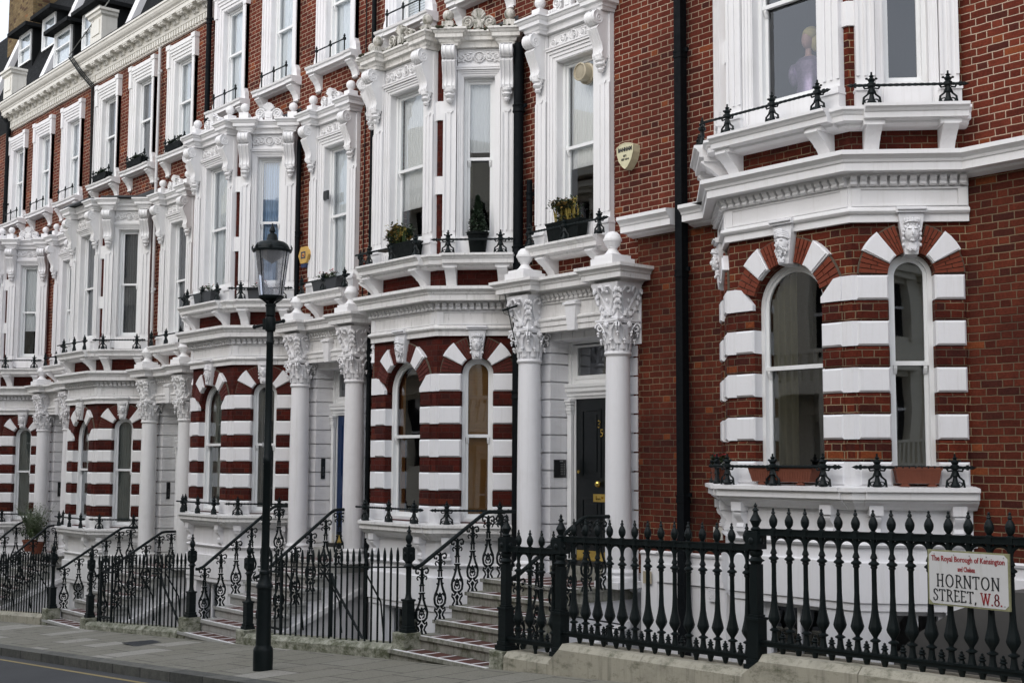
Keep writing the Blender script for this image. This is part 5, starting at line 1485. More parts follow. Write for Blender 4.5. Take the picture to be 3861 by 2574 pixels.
def plinth(label, x0, x1, top0, top1, yf, mat, xl=0, group='low stone plinths under the railings'):
    def b(mb):
        n = max(1,int((x1-x0)/1.15)); rnd = random.Random(int(x0*10))
        for i in range(n):
            a = x0+(x1-x0)*i/n+.003; c = x0+(x1-x0)*(i+1)/n-.003
            ta = top0+(top1-top0)*i/n; tc = top0+(top1-top0)*(i+1)/n
            j = rnd.uniform(-.006,.006)
            sl = xl if i == 0 else 0
            yb = -2.03; ye = yf+j
            vs = [(a,ye,gz(a)-.4),(c,ye,gz(c)-.4),(c,yb,gz(c)-1.8),(a,yb,gz(a)-1.8),
                  (a+sl,ye,ta-.06-(0)),(c,ye,tc-.06),(c,yb,tc),(a+sl,yb,ta),(a+sl,ye+.06,ta),(c,ye+.06,tc)]
            if sl: 
                vs += [(a,ye,ta-.20),(a,yb,ta-.20)]
                mb.add(vs,[(0,1,5,4,10),(1,2,6,9,5),(2,3,11,7,6),(3,0,10,11),(4,5,9,8),(8,9,6,7),(10,4,8,7,11)])
            else:
                mb.add(vs,[(0,1,5,4),(1,2,6,9,5),(2,3,7,6),(3,0,4,8,7),(4,5,9,8),(8,9,6,7)])
    o = obj('stone_plinth', None, b, mat)
    tag(o, label, 'plinth', group); return o
for n, lab, lab2 in ((2,'spear topped railing between the lamp post and the black door steps','mossy plinth right behind the lamp post base'),
              (3,'spear topped railing between the two sets of steps left of the street lamp','dark green stained plinth left of the lamp post, between two flights of steps'),
              (4,'dense spear topped railing in front of the potted shrubs at the left','pale plinth at the left edge of the pavement')):
    ox, oz = H[n]; dzz = {2:0,3:-.42,4:-.75}[n]
    spear_fence(ox, dzz, lab)
    plinth(lab2, ox-3.98, ox-.10, .285+dzz-.24, .285+dzz+.014, -2.37, M['plinthg'] if n != 4 else M['plinth'])

def iron_baluster(mb, H_):
    k = .00109
    pr = [(3,250),(12,262),(8,272),(20,295),(12,303),(25,325),(36,350),(38,368),(33,395),(16,420),(29,428),(30,436)]
    pr = [(r*k,-(y-247)*k) for r,y in pr]
    mb.lathe(pr,0,0,12,0,.9)
    for s in (-1,1):
        mb.lathe([(.026,0),(.024,.008),(.014,.010),(.012,.018),(0,.022)],0,0,10); mb.xf(Matrix.Translation((0,s*-.020,-.125)) @ Matrix.Rotation(s*pi/2,4,'X'), len(mb.v)-50)
    mb.box(-.030,.030,-.030,.030,-.262,-.200)
    body = [(26,490),(20,545),(16,600),(28,634),(30,642),(20,650),(22,665),(42,680),(43,692),(25,702),(29,716),(20,730),(21,930),(26,1050),(34,1110),(50,1180),(55,1200),(47,1225),(28,1255),(18,1272),(18,1282),(42,1296),(42,1306),(22,1316),(25,1360),(34,1400)]
    sc = (H_-.262)/((1400-490)*k)
    mb.lathe([(r*k,-.262-(y-490)*k*sc) for r,y in body],0,0,8)
def balustrade(label, x0, x1, zt, zbm, slope, n, name='iron_balustrade', cat='railing', sp=None, leftpost=None, rightpost=None):
    t = empty(name, (x0,-2.2,zt), label, cat, 'heavy cast iron railings with urn finials')
    L = x1-x0; tip = .20; Hh = zt-zbm+tip
    def S(x): return slope*x
    def tr(mb):
        for a, b, c, d in ((-.024,.024,-.062,0),(-.032,.032,-.012,0),(-.032,.032,-.062,-.05)):
            mb.add([(0,a,c),(L,a,c+S(L)),(L,b,c+S(L)),(0,b,c),(0,a,d),(L,a,d+S(L)),(L,b,d+S(L)),(0,b,d)],[(0,3,2,1),(4,5,6,7),(0,1,5,4),(1,2,6,5),(2,3,7,6),(3,0,4,7)])
        xs = [sp*(i+.5)+.06 for i in range(n)]
        for a, b in zip(xs[:-1],xs[1:]):
            c = (a+b)/2; r = (b-a)/2-.005
            mb.tube([(c+r*cos(q*pi/10),0,-.155+S(c)+.085*sin(q*pi/10)) for q in range(11)],.016,6)
            for q in (3.2,5,6.8): mb.ell(c+r*1.05*cos(q*pi/10),0,-.145+S(c)+.1*sin(q*pi/10),.012,.012,.012,5,4)
    obj('top_rail', None, tr, M['iron'], t, autos=True)
    zb = -(zt-zbm)
    def br(mb):
        for a, b, c, d in ((-.03,.03,-.055,0),(-.042,.042,-.02,-.004)):
            mb.add([(0,a,c+zb),(L,a,c+zb+S(L)),(L,b,c+zb+S(L)),(0,b,c+zb),(0,a,d+zb),(L,a,d+zb+S(L)),(L,b,d+zb+S(L)),(0,b,d+zb)],[(0,3,2,1),(4,5,6,7),(0,1,5,4),(1,2,6,5),(2,3,7,6),(3,0,4,7)])
        for i in range(n-1):
            x = sp*(i+1)+.06
            mb.lathe([(.03,zb),(.018,zb+.03),(.035,zb+.042),(.018,zb+.055),(.026,zb+.065),(.010,zb+.08),(.014,zb+.09),(0,zb+.10)],x,0,8,S(x))
            mb.lathe([(.0,zb-.12),(.02,zb-.11),(.035,zb-.055)],x,0,8,S(x))
            if i%4 == 1: mb.tube([(x,0,zb+S(x)),(x,0,zb+S(x)-.2)],.02,6)
    obj('bottom_rail', None, br, M['iron'], t, autos=True)
    for i in range(n):
        x = sp*(i+.5)+.06
        obj('baluster', 'bal%.3f' % Hh, lambda mb: iron_baluster(mb, Hh), M['iron'], t, (x,0,tip+S(x)), autos=True)
    if leftpost is not None: obj('post', 'newelB', newel_big, M['iron'], t, (-.06,0,leftpost-zt), autos=True)
    if rightpost is not None: obj('post', 'newelB', newel_big, M['iron'], t, (L+.04,0,rightpost-zt), autos=True)
    return t
balustrade('narrow cast iron gate with chain, beside the steps of the black door house', 2.09, 2.92, 1.655, .62, .018, 4, 'iron_gate', 'gate', sp=.203, leftpost=.468)
balustrade('middle length of heavy cast iron railing, lower than the signed one', 3.045, 5.69, 1.815, .785, .018, 14, sp=.1885, leftpost=.50)
balustrade('nearest and highest length of cast iron railing carrying the street sign', 5.82, 9.25, 2.015, .98, .016, 18, sp=.1835, leftpost=.70)
plinth('low stained plinth under the chained iron gate', 2.18, 3.02, .475, .485, -2.36, M['plinth'])
plinth('yellow stone plinth with sloping left end under the middle iron railing', 2.98, 5.80, .665, .71, -2.38, M['plinth'], .16)
plinth('yellow stone plinth nearest the camera under the street sign', 5.74, 9.6, .875, .93, -2.40, M['plinth'], .20)
def chain(mb):
    pts = [(2.42+.50*t/14, -2.26-.02*sin(t), 1.27-.05*sin(pi*t/14)) for t in range(15)]
    for i in range(14):
        a, b = Vector(pts[i]), Vector(pts[i+1]); c = (a+b)/2; d = (b-a)*.75
        s = len(mb.v); flat = i%2
        P_ = [(cos(q*pi/4)*d.length*.75, sin(q*pi/4)*.012*(1-flat), sin(q*pi/4)*.012*flat) for q in range(8)]
        mb.tube([(c.x+p[0],c.y+p[1],c.z+p[2]) for p in P_], .0035, 4, True)
tag(obj('chain', None, chain, M['steel']), 'steel chain looped round the gate bars and the post beside them', 'chain')

# handrails of the stoops
LAB = {2:('far handrail of the black door house steps, starting at the post with a bulb finial','near handrail of the black door house steps, ending beside the right column'),
       3:('far handrail of the blue door house steps, partly behind the street lamp','near handrail of the blue door house steps, right of the lamp post'),
       4:('far handrail of the steps below the bay with a flat lead roof','near handrail of the steps below the bay with a flat lead roof'),
       5:('leftmost handrail, cut by the left edge of the photo','handrail in front of the two potted shrubs')}
for n in (2,3,4,5):
    ox, oz = H[n]
    sh = {2:0,3:.13,4:.30,5:.35}[n]*0
    handrail(LAB[n][0], ox, oz, .06, 'scrolled iron stair handrails', n=n)
    handrail(LAB[n][1], ox, oz, 2.0, 'scrolled iron stair handrails', tall=(n == 2), n=n)

# ------------------------------------------------------------ street lamp
LX, LY = -.735, -3.83; LZ = gz(LX,LY)
lamp = empty('street_lamp', (LX,LY,LZ), 'black Victorian street lamp with clear tapered glass lantern standing on the pavement', 'street lamp')
def lpost(mb):
    mb.lathe([(.20,-.02),(.205,.10),(.205,.24),(.195,.27),(.16,.30),(.155,.32),(.150,.95),(.155,1.0),(.175,1.01),(.175,1.035),(.15,1.06),(.11,1.12),(.10,1.17),(.115,1.18),(.115,1.21),(.088,1.23)],0,0,24); mb.xf(Matrix.Diagonal((.60,.60,1,1)))
    s = len(mb.v); mb.lathe([(.088,1.2),(.085,1.25),(.080,2.55),(.092,2.56),(.092,2.62),(.080,2.63),(.072,4.05),(.085,4.06),(.085,4.09),(.072,4.10),(.070,4.40),(.10,4.42),(.10,4.53),(.115,4.535),(.115,4.56),(.06,4.57),(.05,4.60)],0,0,20); mb.xf(Matrix.Diagonal((.60,.60,1,1)), s)
obj('post', None, lpost, M['iron'], lamp, autos=True)
def lbar(mb):
    z = 4.30
    mb.tube([(-.21,0,z-.02),(.17,0,z+.04)],.020,8); mb.ell(-.22,0,z-.022,.028,.028,.028,8,6); mb.ell(.18,0,z+.045,.028,.028,.028,8,6)
    mb.box(-.09,-.04,-.04,.04,z-.06,z+.08); mb.lathe([(.06,z-.08),(.068,z-.05),(.068,z+.07),(.06,z+.1)],0,0,14)
obj('ladder_bar', None, lbar, M['iron'], lamp, rz=radians(35), autos=True)
zg0, zg1 = 4.66, 5.24
def lglass(mb):
    mb.lathe([(.155,zg0),(.235,zg1)],0,0,8)
obj('lantern_glass', None, lambda mb: mb.add([(r*cos(k*pi/4),r*sin(k*pi/4),z) for k in range(8) for r, z in ((.155,zg0),(.235,zg1))],[(2*k,(2*k+2)%16,(2*k+3)%16,2*k+1) for k in range(8)]), M['lampglass'], lamp)
def lcage(mb):
    for k in range(4):
        a = k*pi/2+pi/8; mb.tube([(.157*cos(a),.157*sin(a),zg0),(.238*cos(a),.238*sin(a),zg1)],.0075,5)
    mb.lathe([(.05,zg0-.06),(.09,zg0-.055),(.158,zg0-.02),(.164,zg0+.005),(.157,zg0+.01)],0,0,24)
    for k in range(4):
        a = k*pi/2; mb.tube([(.05*cos(a),.05*sin(a),zg0-.09),(.15*cos(a),.15*sin(a),zg0-.02)],.012,5)
obj('lantern_frame', None, lcage, M['iron'], lamp, autos=True)
def lcap(mb):
    lcap0(mb); mb.xf(Matrix.Translation((0,0,zg1)) @ Matrix.Diagonal((.575,.575,.56,1)) @ Matrix.Translation((0,0,-zg1)))
def lcap0(mb):
    mb.lathe([(.40,zg1-.02),(.43,zg1-.01),(.438,zg1+.03),(.43,zg1+.045),(.39,zg1+.06),(.385,zg1+.09),(.35,zg1+.16),(.28,zg1+.215),(.17,zg1+.245),(.14,zg1+.25),(.125,zg1+.27),(.105,zg1+.38),(.085,zg1+.40),(.05,zg1+.41),(.045,zg1+.44),(.07,zg1+.46),(.07,zg1+.49),(.045,zg1+.55),(.02,zg1+.60),(.012,zg1+.65),(0,zg1+.66)],0,0,28)
    for k in range(8):
        a = k*pi/4+.2; c, s = cos(a), sin(a)
        mb.tube([(.432*c,.432*s,zg1+.03),(.435*c,.435*s,zg1+.09),(.415*c,.415*s,zg1+.13),(.425*c,.425*s,zg1+.16)],[.016,.02,.012,.003],5)
        for d in (-.06,.06): mb.tube([(.432*cos(a+d),.432*sin(a+d),zg1+.03),(.437*cos(a+d*1.6),.437*sin(a+d*1.6),zg1+.09)],[.012,.004],4)
obj('lantern_cap', None, lcap, M['iron'], lamp, autos=True)
obj('reflector', None, lambda mb: mb.add([(.228*cos(a*pi/8),.228*sin(a*pi/8),zg1-.005) for a in range(16)]+[(0,0,zg1-.16)],[((k+1)%16,k,16) for k in range(16)]), M['steel'], lamp)
text_obj('lamp_number', '8', .09, M['signface'], lamp, (-.03,-.052,2.78), (pi/2,0,radians(-60)), .002)

# ------------------------------------------------------------ street sign
sg = empty('street_sign', (8.015,-2.262,1.70), 'white street name sign with red and black lettering fixed to the near railing', 'street sign')
obj('edge', None, lambda mb: (mb.box(-.365,.365,-.008,.010,-.225,.225)), M['signedge'], sg)
def plate(mb):
    w, h, c = .352, .212, .03
    mb.prism([(-w+c,-h),(w-c,-h),(w,-h+c),(w,h-c),(w-c,h),(-w+c,h),(-w,h-c),(-w,-h+c)],-.011,-.004)
obj('plate', None, plate, M['signface'], sg)
ry = (pi/2,0,0)
def wline(txt, size, mat, x, z, width, bold=.0, shear=0):
    o = text_obj('lettering', txt, size, mat, sg, (x,-.0125,z), ry, .0015, bold=bold, shear=shear)
    bx = [v.co.x for v in o.data.vertices]; ww = max(bx)-min(bx); o.scale = (width/ww,1,1)
    mid = (max(bx)+min(bx))/2; o.location.x = x-mid*width/ww
    return o
def darr(txt, x, z, width, size): 
    return wline(txt, size, M['redink'], x, z, width, .0009)
darr('The Royal Borough of Kensington', 0, .155, .655, .062)
darr('and Chelsea', -.01, .077, .155, .056)
GL = {
 'H':(.80,[[(.16,0),(.16,1)],[(.64,0),(.64,1)],[(.16,.5),(.64,.5)]],[(.16,0),(.16,1),(.64,0),(.64,1)]),
 'O':(.96,[[(.48+.36*cos(t*pi/10),.5+.5*sin(t*pi/10)) for t in range(21)]],[]),
 'R':(.74,[[(.16,0),(.16,1)],[(.16,.97),(.40,.97),(.55,.86),(.56,.68),(.42,.52),(.16,.50)],[(.36,.5),(.70,0)]],[(.16,0),(.16,1)]),
 'N':(.84,[[(.14,0),(.14,1)],[(.14,1),(.70,0)],[(.70,0),(.70,1)]],[(.14,0),(.14,1),(.70,1)]),
 'T':(.70,[[(.35,0),(.35,.97)],[(.04,.97),(.66,.97)],[(.05,.97),(.05,.84)],[(.65,.97),(.65,.84)]],[(.35,0)]),
 'S':(.58,[[(.50,.82),(.42,.96),(.26,1.0),(.12,.90),(.11,.72),(.24,.57),(.42,.44),(.50,.26),(.42,.06),(.24,0),(.10,.06),(.07,.22)]],[]),
 'E':(.62,[[(.14,0),(.14,1)],[(.14,.97),(.54,.97),(.54,.86)],[(.14,.52),(.44,.52)],[(.14,.03),(.56,.03),(.58,.15)]],[(.14,0),(.14,1)]),
 'W':(1.05,[[(.06,1),(.30,0)],[(.30,0),(.52,.95)],[(.52,.95),(.74,0)],[(.74,0),(.98,1)]],[(.06,1),(.98,1),(.52,.98)]),
 '8':(.60,[[(.30+.19*cos(t*pi/8),.75+.24*sin(t*pi/8)) for t in range(17)],[(.30+.24*cos(t*pi/8),.26+.26*sin(t*pi/8)) for t in range(17)]],[]),
 '.':(.24,[[(.10,.0),(.10,.07)]],[]), ',':(.26,[[(.12,.07),(.12,0),(.06,-.12)]],[])}
def serif(word, x0, z0, width, h, mat):
    adv = sum(GL[ch][0] for ch in word)+.10*len(word); k = width/adv; o = []
    def b(mb):
        x = 0
        for ch in word:
            w_, st, se = GL[ch]
            for s in st:
                for p, q in zip(s[:-1],s[1:]):
                    th = .105 if abs(p[0]-q[0]) < abs(p[1]-q[1])*.9 else .075
                    if ch in '.': th = .13
                    dx, dz = (q[0]-p[0])*k, (q[1]-p[1])*h; L = sqrt(dx*dx+dz*dz) or 1
                    nx, nz = -dz/L*th*h*.5, dx/L*th*h*.5; ex, ez_ = dx/L*.003, dz/L*.003
                    ax, az = x0+(x+p[0])*k, z0+p[1]*h
                    mb.prism([(ax-ex+nx,az-ez_+nz),(ax-ex-nx,az-ez_-nz),(ax+dx+ex-nx,az+dz+ez_-nz),(ax+dx+ex+nx,az+dz+ez_+nz)],-.0145,-.0105)
            for sx, sz in se:
                mb.box(x0+(x+sx)*k-.011,x0+(x+sx)*k+.011,-.0145,-.0105,z0+sz*h-.0035,z0+sz*h+.0035)
            x += w_+.10
    obj('lettering', None, b, mat, sg)
serif('HORNTON', -.285, -.070, .575, .098, M['ink'])
serif('STREET,', -.318, -.186, .405, .092, M['ink'])
serif('W.8.', .115, -.190, .195, .090, M['redink'])
obj('rivets', None, lambda mb: [mb.ell(x,-.012,z,.006,.004,.006,6,4) for x in (-.30,-.12,.02,.17,.32) for z in (-.19,.19)], M['steel'], sg)

# ------------------------------------------------------------ alarm boxes
al = empty('alarm_box', (2.03,W-.02,6.60), 'cream shield shaped alarm box on the bare brick wall above the string course', 'alarm box')
shp = [(-.155,.12),(-.08,.155),(0,.165),(.08,.155),(.155,.12),(.15,.03),(.115,-.07),(.05,-.15),(0,-.185),(-.05,-.15),(-.115,-.07),(-.15,.03)]
obj('case', None, lambda mb: mb.prism(shp,-.10,.02), M['creambox'], al)
obj('rim', None, lambda mb: mb.ring([(x*1.0,z) for x,z in shp],[(x*.94,z*.94) for x,z in shp],-.105,-.09), M['creambox'], al)
a1 = text_obj('lettering', 'BANHAM', .072, M['ink'], al, (0,-.103,.075), ry, .002, bold=.003)
bx = [v.co.x for v in a1.data.vertices]; a1.scale.x = .25/(max(bx)-min(bx))
text_obj('lettering', '071', .040, M['ink'], al, (0,-.103,-.01), ry, .002, bold=.001)
text_obj('lettering', '627 1414', .036, M['ink'], al, (0,-.103,-.055), ry, .002, bold=.001)
al2 = empty('alarm_box', (-6.05,W-.01,6.26), 'yellow six sided alarm box on the brick between the windows above the street lamp', 'alarm box')
hexa = [(-.17,.0),(-.09,.155),(.09,.155),(.17,.0),(.09,-.155),(-.09,-.155)]
obj('case', None, lambda mb: mb.prism([(x,z*.95) for x,z in hexa],-.13,.02), M['yellowbox'], al2)
obj('strobe', None, lambda mb: mb.prism([(-.10,-.158),(.10,-.158),(.07,-.22),(-.07,-.22)],-.12,.0), M['blueink'], al2)
obj('badge', None, lambda mb: (mb.ring([(-.075,-.06),(.075,-.06),(.075,.06),(-.075,.06)],[(-.05,-.038),(.05,-.038),(.05,.038),(-.05,.038)],-.135,-.13)), M['blueink'], al2)
obj('badge_mark', None, lambda mb: (mb.box(-.03,.0,-.136,-.13,-.01,.012), mb.box(0,.03,-.136,-.13,-.022,.0)), M['redink'], al2)
tag(obj('wall_plate', None, lambda mb: (mb.box(-.16,.16,-.02,.01,-.08,.08), mb.box(-.14,.14,-.022,-.02,-.06,.06)), M['darkpanel'], None, (-5.62,W-.0,7.27)), 'small dark plate on the brick left of the window over the blue door', 'plate')

# extractor in the window above the black door porch
ex = empty('extractor_fan', (PC+.12,W+.12,7.95), 'round cream extractor vent poking through the window glass above the black door porch', 'extractor fan')
def exf(mb):
    mb.lathe([(.15,0),(.15,.03),(.125,.04),(.125,.16),(.11,.165),(.105,.15)],0,0,24); mb.xf(Matrix.Rotation(pi/2,4,'X'))
obj('duct', None, exf, M['ventm'], ex, autos=True)
obj('grille', None, lambda mb: [mb.box(-.10,.10,-.150,-.146,k*.025-.003,k*.025+.003) for k in range(-3,4)]+[mb.box(k*.025-.003,k*.025+.003,-.150,-.146,-.10,.10) for k in range(-3,4)]+[mb.box(-.09,.09,-.135,-.13,-.09,.09)], M['ventm'], ex)
# ------------------------------------------------------------ plants
def leaves(mb, n, rx, ry, rz, size, seed, cz=0, dense=.5, up=0, cone=False, mats=1):
    rnd = random.Random(seed)
    cl = [(rnd.uniform(-.8,.8)*rx, rnd.uniform(-.8,.8)*ry, rnd.uniform(-.6,.9)*rz, rnd.uniform(.25,.5)) for _ in range(12)]
    for i in range(n):
        if cone:
            t = rnd.random()**.8; r = (1-t)*.95+.05; a = rnd.uniform(0,2*pi); q = rnd.uniform(.55,1)
            p = Vector((rx*r*q*cos(a), ry*r*q*sin(a), rz*(2*t)))
        else:
            c = rnd.choice(cl); d = Vector((rnd.gauss(0,1),rnd.gauss(0,1),rnd.gauss(0,1)))*c[3]*.55
            p = Vector((c[0]+d.x*rx, c[1]+d.y*ry, max(-rz, c[2]+d.z*rz)))
        a = rnd.uniform(0,2*pi); b = rnd.uniform(-.6,1.0)+up; L = size*rnd.uniform(.6,1.4); w = L*rnd.uniform(.22,.45)
        d = Vector((cos(a)*cos(b), sin(a)*cos(b), sin(b))); s = d.cross(Vector((0,0,1))).normalized()
        if s.length < .1: s = Vector((1,0,0))
        p.z += cz; q = p+d*L; m = p+d*L*.5
        mb.cur = rnd.choice(range(mats)) if mats > 1 else 0
        mb.add([p, m+s*w, q, m-s*w+Vector((0,0,.003))], [(0,1,2,3)])
    mb.cur = 0
def trough(mb, w, d, h, ribs=True, feet=True):
    t = .88
    z0 = .03 if feet else 0
    vs = []
    for k, (zz, s) in enumerate(((z0,t),(h-.03,1),(h-.03,1.04),(h,1.05),(h,.95),(h-.03,.93))):
        vs += [(-w/2*s,-d/2*s,zz),(w/2*s,-d/2*s,zz),(w/2*s,d/2*s,zz),(-w/2*s,d/2*s,zz)]
    fs = [(3,2,1,0)]
    for k in range(5):
        for i in range(4): fs.append((k*4+i,k*4+(i+1)%4,(k+1)*4+(i+1)%4,(k+1)*4+i))
    fs.append((20,21,22,23)); mb.add(vs,fs)
    if ribs:
        n = int(w/.035)
        for i in range(n):
            x = -w/2*.9+w*.9*(i+.5)/n
            mb.tube([(x*.97,-d/2*.90-.001,z0+.02),(x,-d/2*.985,h-.05)],.006,4)
    if feet:
        for s in (-1,1):
            mb.prism([(s*w*.3-.05,0),(s*w*.3+.05,0),(s*w*.3+.02,.04),(s*w*.3-.02,.04)],-d/2*.8,-d/2*.5)
def potted(label, cat, x, y, z, rz, w, d, h, potmat, fol, name='potted_plant', group=None, feet=True, ribs=True):
    t = empty(name, (x,y,z), label, cat, group, rz)
    obj('trough', None, lambda mb: trough(mb,w,d,h,ribs,feet), M[potmat], t)
    obj('soil', None, lambda mb: mb.box(-w/2*.93,w/2*.93,-d/2*.93,d/2*.93,h-.06,h-.035), M['soil'], t)
    for i, (nm, mats, args) in enumerate(fol):
        obj(nm, None, lambda mb: leaves(mb, *args, mats=len(mats)), [M[m] for m in mats], t)
    return t
def spikes(label_parent, n, w, h, z, mat, seed, tip=None):
    rnd = random.Random(seed)
    def b(mb):
        for i in range(n):
            x = rnd.uniform(-w/2,w/2); y = rnd.uniform(-.05,.05); hh = h*rnd.uniform(.6,1); lx, ly = rnd.uniform(-.06,.06), rnd.uniform(-.06,.02)
            mb.tube([(x,y,z),(x+lx*.5,y+ly*.5,z+hh*.6),(x+lx,y+ly,z+hh)],[.006,.009,.002],4)
    obj('blades', None, b, M[mat], label_parent)
    if tip:
        def c(mb):
            rnd = random.Random(seed+1)
            for i in range(n//2):
                x = rnd.uniform(-w/2,w/2); hh = h*rnd.uniform(.75,1.05); y = rnd.uniform(-.05,.05)
                for k in range(7): mb.ell(x+rnd.uniform(-.014,.014),y+rnd.uniform(-.014,.014),z+hh-.09+.015*k,.010,.010,.010,5,4)
        obj('flowers', None, c, M[tip], label_parent)
W1 = H[1]
def onf(n, f, s, off, z):
    ox, oz = H[n]; p = fm(f) @ Vector((s,-off,z)); return (p.x+ox, p.y, p.z+oz)
# nearest bay: ribbed terracotta troughs
potted('ribbed terracotta trough on feet, at the wide ground window of the nearest bay', 'flower trough', *onf(1,FRONT,.80,.10,1.76), 0, .84, .17, .20, 'terra', [], 'flower_trough')
potted('ribbed terracotta trough at the narrow ground window of the nearest bay, beside the bare brick', 'flower trough', *onf(1,NEAR,.58,.08,1.76), pi/4, .44, .16, .19, 'terra', [], 'flower_trough')
potted('terracotta trough with red geraniums at the far corner of the nearest bay', 'flower trough', *onf(1,FAR,.62,.10,1.76), -pi/4, .50, .16, .20, 'terra',
   [('leaves',['leaf','leafd'],(260,.22,.07,.06,.045,3,.23)),('petals',['petal'],(50,.2,.07,.05,.03,4,.29))], 'flower_trough')
# first floor, black door house
t = potted('black window box of yellow shrubs at the wide bay window of the black door house', 'window box', *onf(2,FRONT,.90,.20,5.575), 0, .66, .17, .24, 'blackpot',
   [('leaves',['leaf','leafd'],(900,.22,.10,.15,.05,11,.33)),('leaves',['leafo','leafy','leafo','leafd'],(1200,.20,.10,.15,.045,12,.38))], 'window_box', feet=False, ribs=False)
t.children[2].location.x = -.16; t.children[3].location.x = .17
spikes(t, 40, .34, .26, .22, 'leaf', 3, 'leafy')
t = potted('black window box with a round yellow green bush, window above the black front door', 'window box', *onf(2,PORCHF,PC+.02,.18,5.60), 0, .66, .18, .27, 'blackpot',
   [('leaves',['leafd','leaf','leafd','leafo'],(1400,.27,.12,.15,.045,21,.38))], 'window_box', feet=False, ribs=False)
spikes(t, 34, .4, .30, .27, 'leafy', 6, 'leafy')
t = empty('topiary', onf(2,NEAR,.585,.10,5.58), 'dark cone shaped conifer in a black round pot behind the iron guard', 'potted conifer', None, pi/4); t.scale = (1.12,1.12,1.02)
obj('pot', None, lambda mb: mb.lathe([(.09,0),(.10,.02),(.13,.27),(.145,.275),(.145,.31),(.13,.312),(.12,.30)],0,0,18), M['blackpot'], t, autos=True)
obj('foliage', None, lambda mb: leaves(mb, 2000,.145,.145,.27,.035,31,.28,cone=True,up=.5), M['leafd'], t)
# blue door house
for k, (f, s, off, z, w, lab) in enumerate(((FRONT,.86,.20,5.575,.70,'grey trough with pale leafy plants at the wide bay window left of the lantern'),
     (NEAR,.50,.16,5.575,.42,'grey trough with a red flower just behind the lamp lantern'),
     (PORCHF,PC+.1,.19,5.60,.80,'grey trough with red flowers under the window right of the yellow alarm box'))):
    p = onf(3,f,s,off,z)
    potted(lab, 'window box', *p, f[1], w, .17, .20, 'greybox', [('leaves',['leaf','leafp','leafd'],(240,w*.35,.07,.07,.05,40+k,.24)),('petals',['petal'],(16 if k == 0 else 55,w*.28,.05,.05,.03,50+k,.31))], 'window_box', feet=False, ribs=False)
# high dark planters on the second floor of house 4 and 5
for n, i, lab in ((4,2,'dark planted box on the high sill next to the eaves end'),(4,1,'dark planted box on the high middle sill beside the white drainpipe'),(4,0,'dark planted box on the high sill right of the tangled wires')):
    ox, oz = H[n]
    potted(lab, 'window box', ox+WX[i]+.08, W-.17, oz+9.70, 0, .80, .16, .14, 'blackpot', [('leaves',['leafd'],(420,.36,.07,.06,.05,60+i,.17))], 'window_box', feet=False, ribs=False)
# potted feathery shrubs on the far stoop
for k, (x, y, lab) in enumerate(((-18.15,-.62,'feathery shrub in a terracotta pot by the far column of the leftmost porch'),(-17.15,-.80,'feathery shrub in a terracotta pot nearer the camera on the leftmost porch'))):
    t = empty('potted_shrub', (x,y,.415), lab, 'potted shrub', 'pair of potted shrubs'); t.scale = (.85,.85,.82)
    obj('pot', 'bigpot', lambda mb: mb.lathe([(.13,0),(.19,.28),(.21,.29),(.21,.34),(.19,.34),(.18,.31)],0,0,20), M['terra'], t, autos=True)
    def wispy(mb, k=k):
        rnd = random.Random(70+k)
        for i in range(90):
            a = rnd.uniform(0,2*pi); tilt = rnd.uniform(.05,.55); L = rnd.uniform(.5,1.15)
            pts = [(cos(a)*tilt*L*q*(.5+.5*q), sin(a)*tilt*L*q*(.5+.5*q), .36+L*q*(1-.12*q*tilt)) for q in (0,.35,.7,1)]
            mb.tube(pts,[.005,.004,.003,.001],3)
            for q in range(18):
                u = rnd.uniform(.25,1); j = min(2,int(u*3)); v = u*3-j; p = Vector(pts[j]).lerp(Vector(pts[j+1]), v)
                d = Vector((rnd.uniform(-1,1),rnd.uniform(-1,1),rnd.uniform(-.2,1))).normalized()*rnd.uniform(.03,.06); s = d.orthogonal().normalized()*.006
                mb.add([p,p+d*.5+s,p+d,p+d*.5-s],[(0,1,2,3)])
    obj('foliage', None, wispy, M['leafp'], t)
    obj('inner_foliage', None, lambda mb: leaves(mb, 900,.24,.24,.32,.05,80+k,.66,up=.5), M['leaf'], t)

# ------------------------------------------------------------ cables
def cable(label, pts, r=.012, mat='cable', cat='cable'):
    q = []
    P = [Vector(p) for p in pts]
    for i in range(len(P)-1):
        for k in range(6):
            t = k/6; q.append(P[i].lerp(P[i+1],t))
    q.append(P[-1])
    return tag(obj('cable', None, lambda mb: mb.tube(q, r, 5), M[mat]), label, cat)
cable('black cable hanging off a short black bracket by the capitals of the black door house', [(.02,-.62,5.02),(.08,-.60,4.75),(.18,-.60,4.45),(.22,-.55,4.2)], .008, 'iron')
cable('thin grey loop of wire beside the column tops of the black door house', [(-.05,-.62,5.05),(-.10,-.6,4.85),(-.02,-.58,4.68),(.08,-.55,4.64),(.22,-.5,4.55)], .005)
tag(obj('cable_bracket', None, lambda mb: mb.tube([(.0,-.62,4.72),(.28,-.60,4.76)],.016,6), M['iron']), 'short black arm holding wires next to the left capital of the black door porch', 'bracket')
for k, (dx, r) in enumerate(((0,.022),(.09,.012),(.17,.016))):
    cable(('thickest','thinnest','middle')[k]+' black cable of the bundle under the white eaves',
      [(-16.9+dx,W-.44,12.40),(-16.6+dx,W-.30,12.0),(-16.35+dx,W-.06,11.6),(-16.3+dx,W-.04,9.5),(-16.35+dx,W-.04,7.6)], r, 'iron')
cable('pale wire slanting up from the eaves across the dark dormer', [(-16.9,W-.44,12.45),(-15.2,-.3,13.4),(-13.8,-.1,14.6)], .014, 'steel')
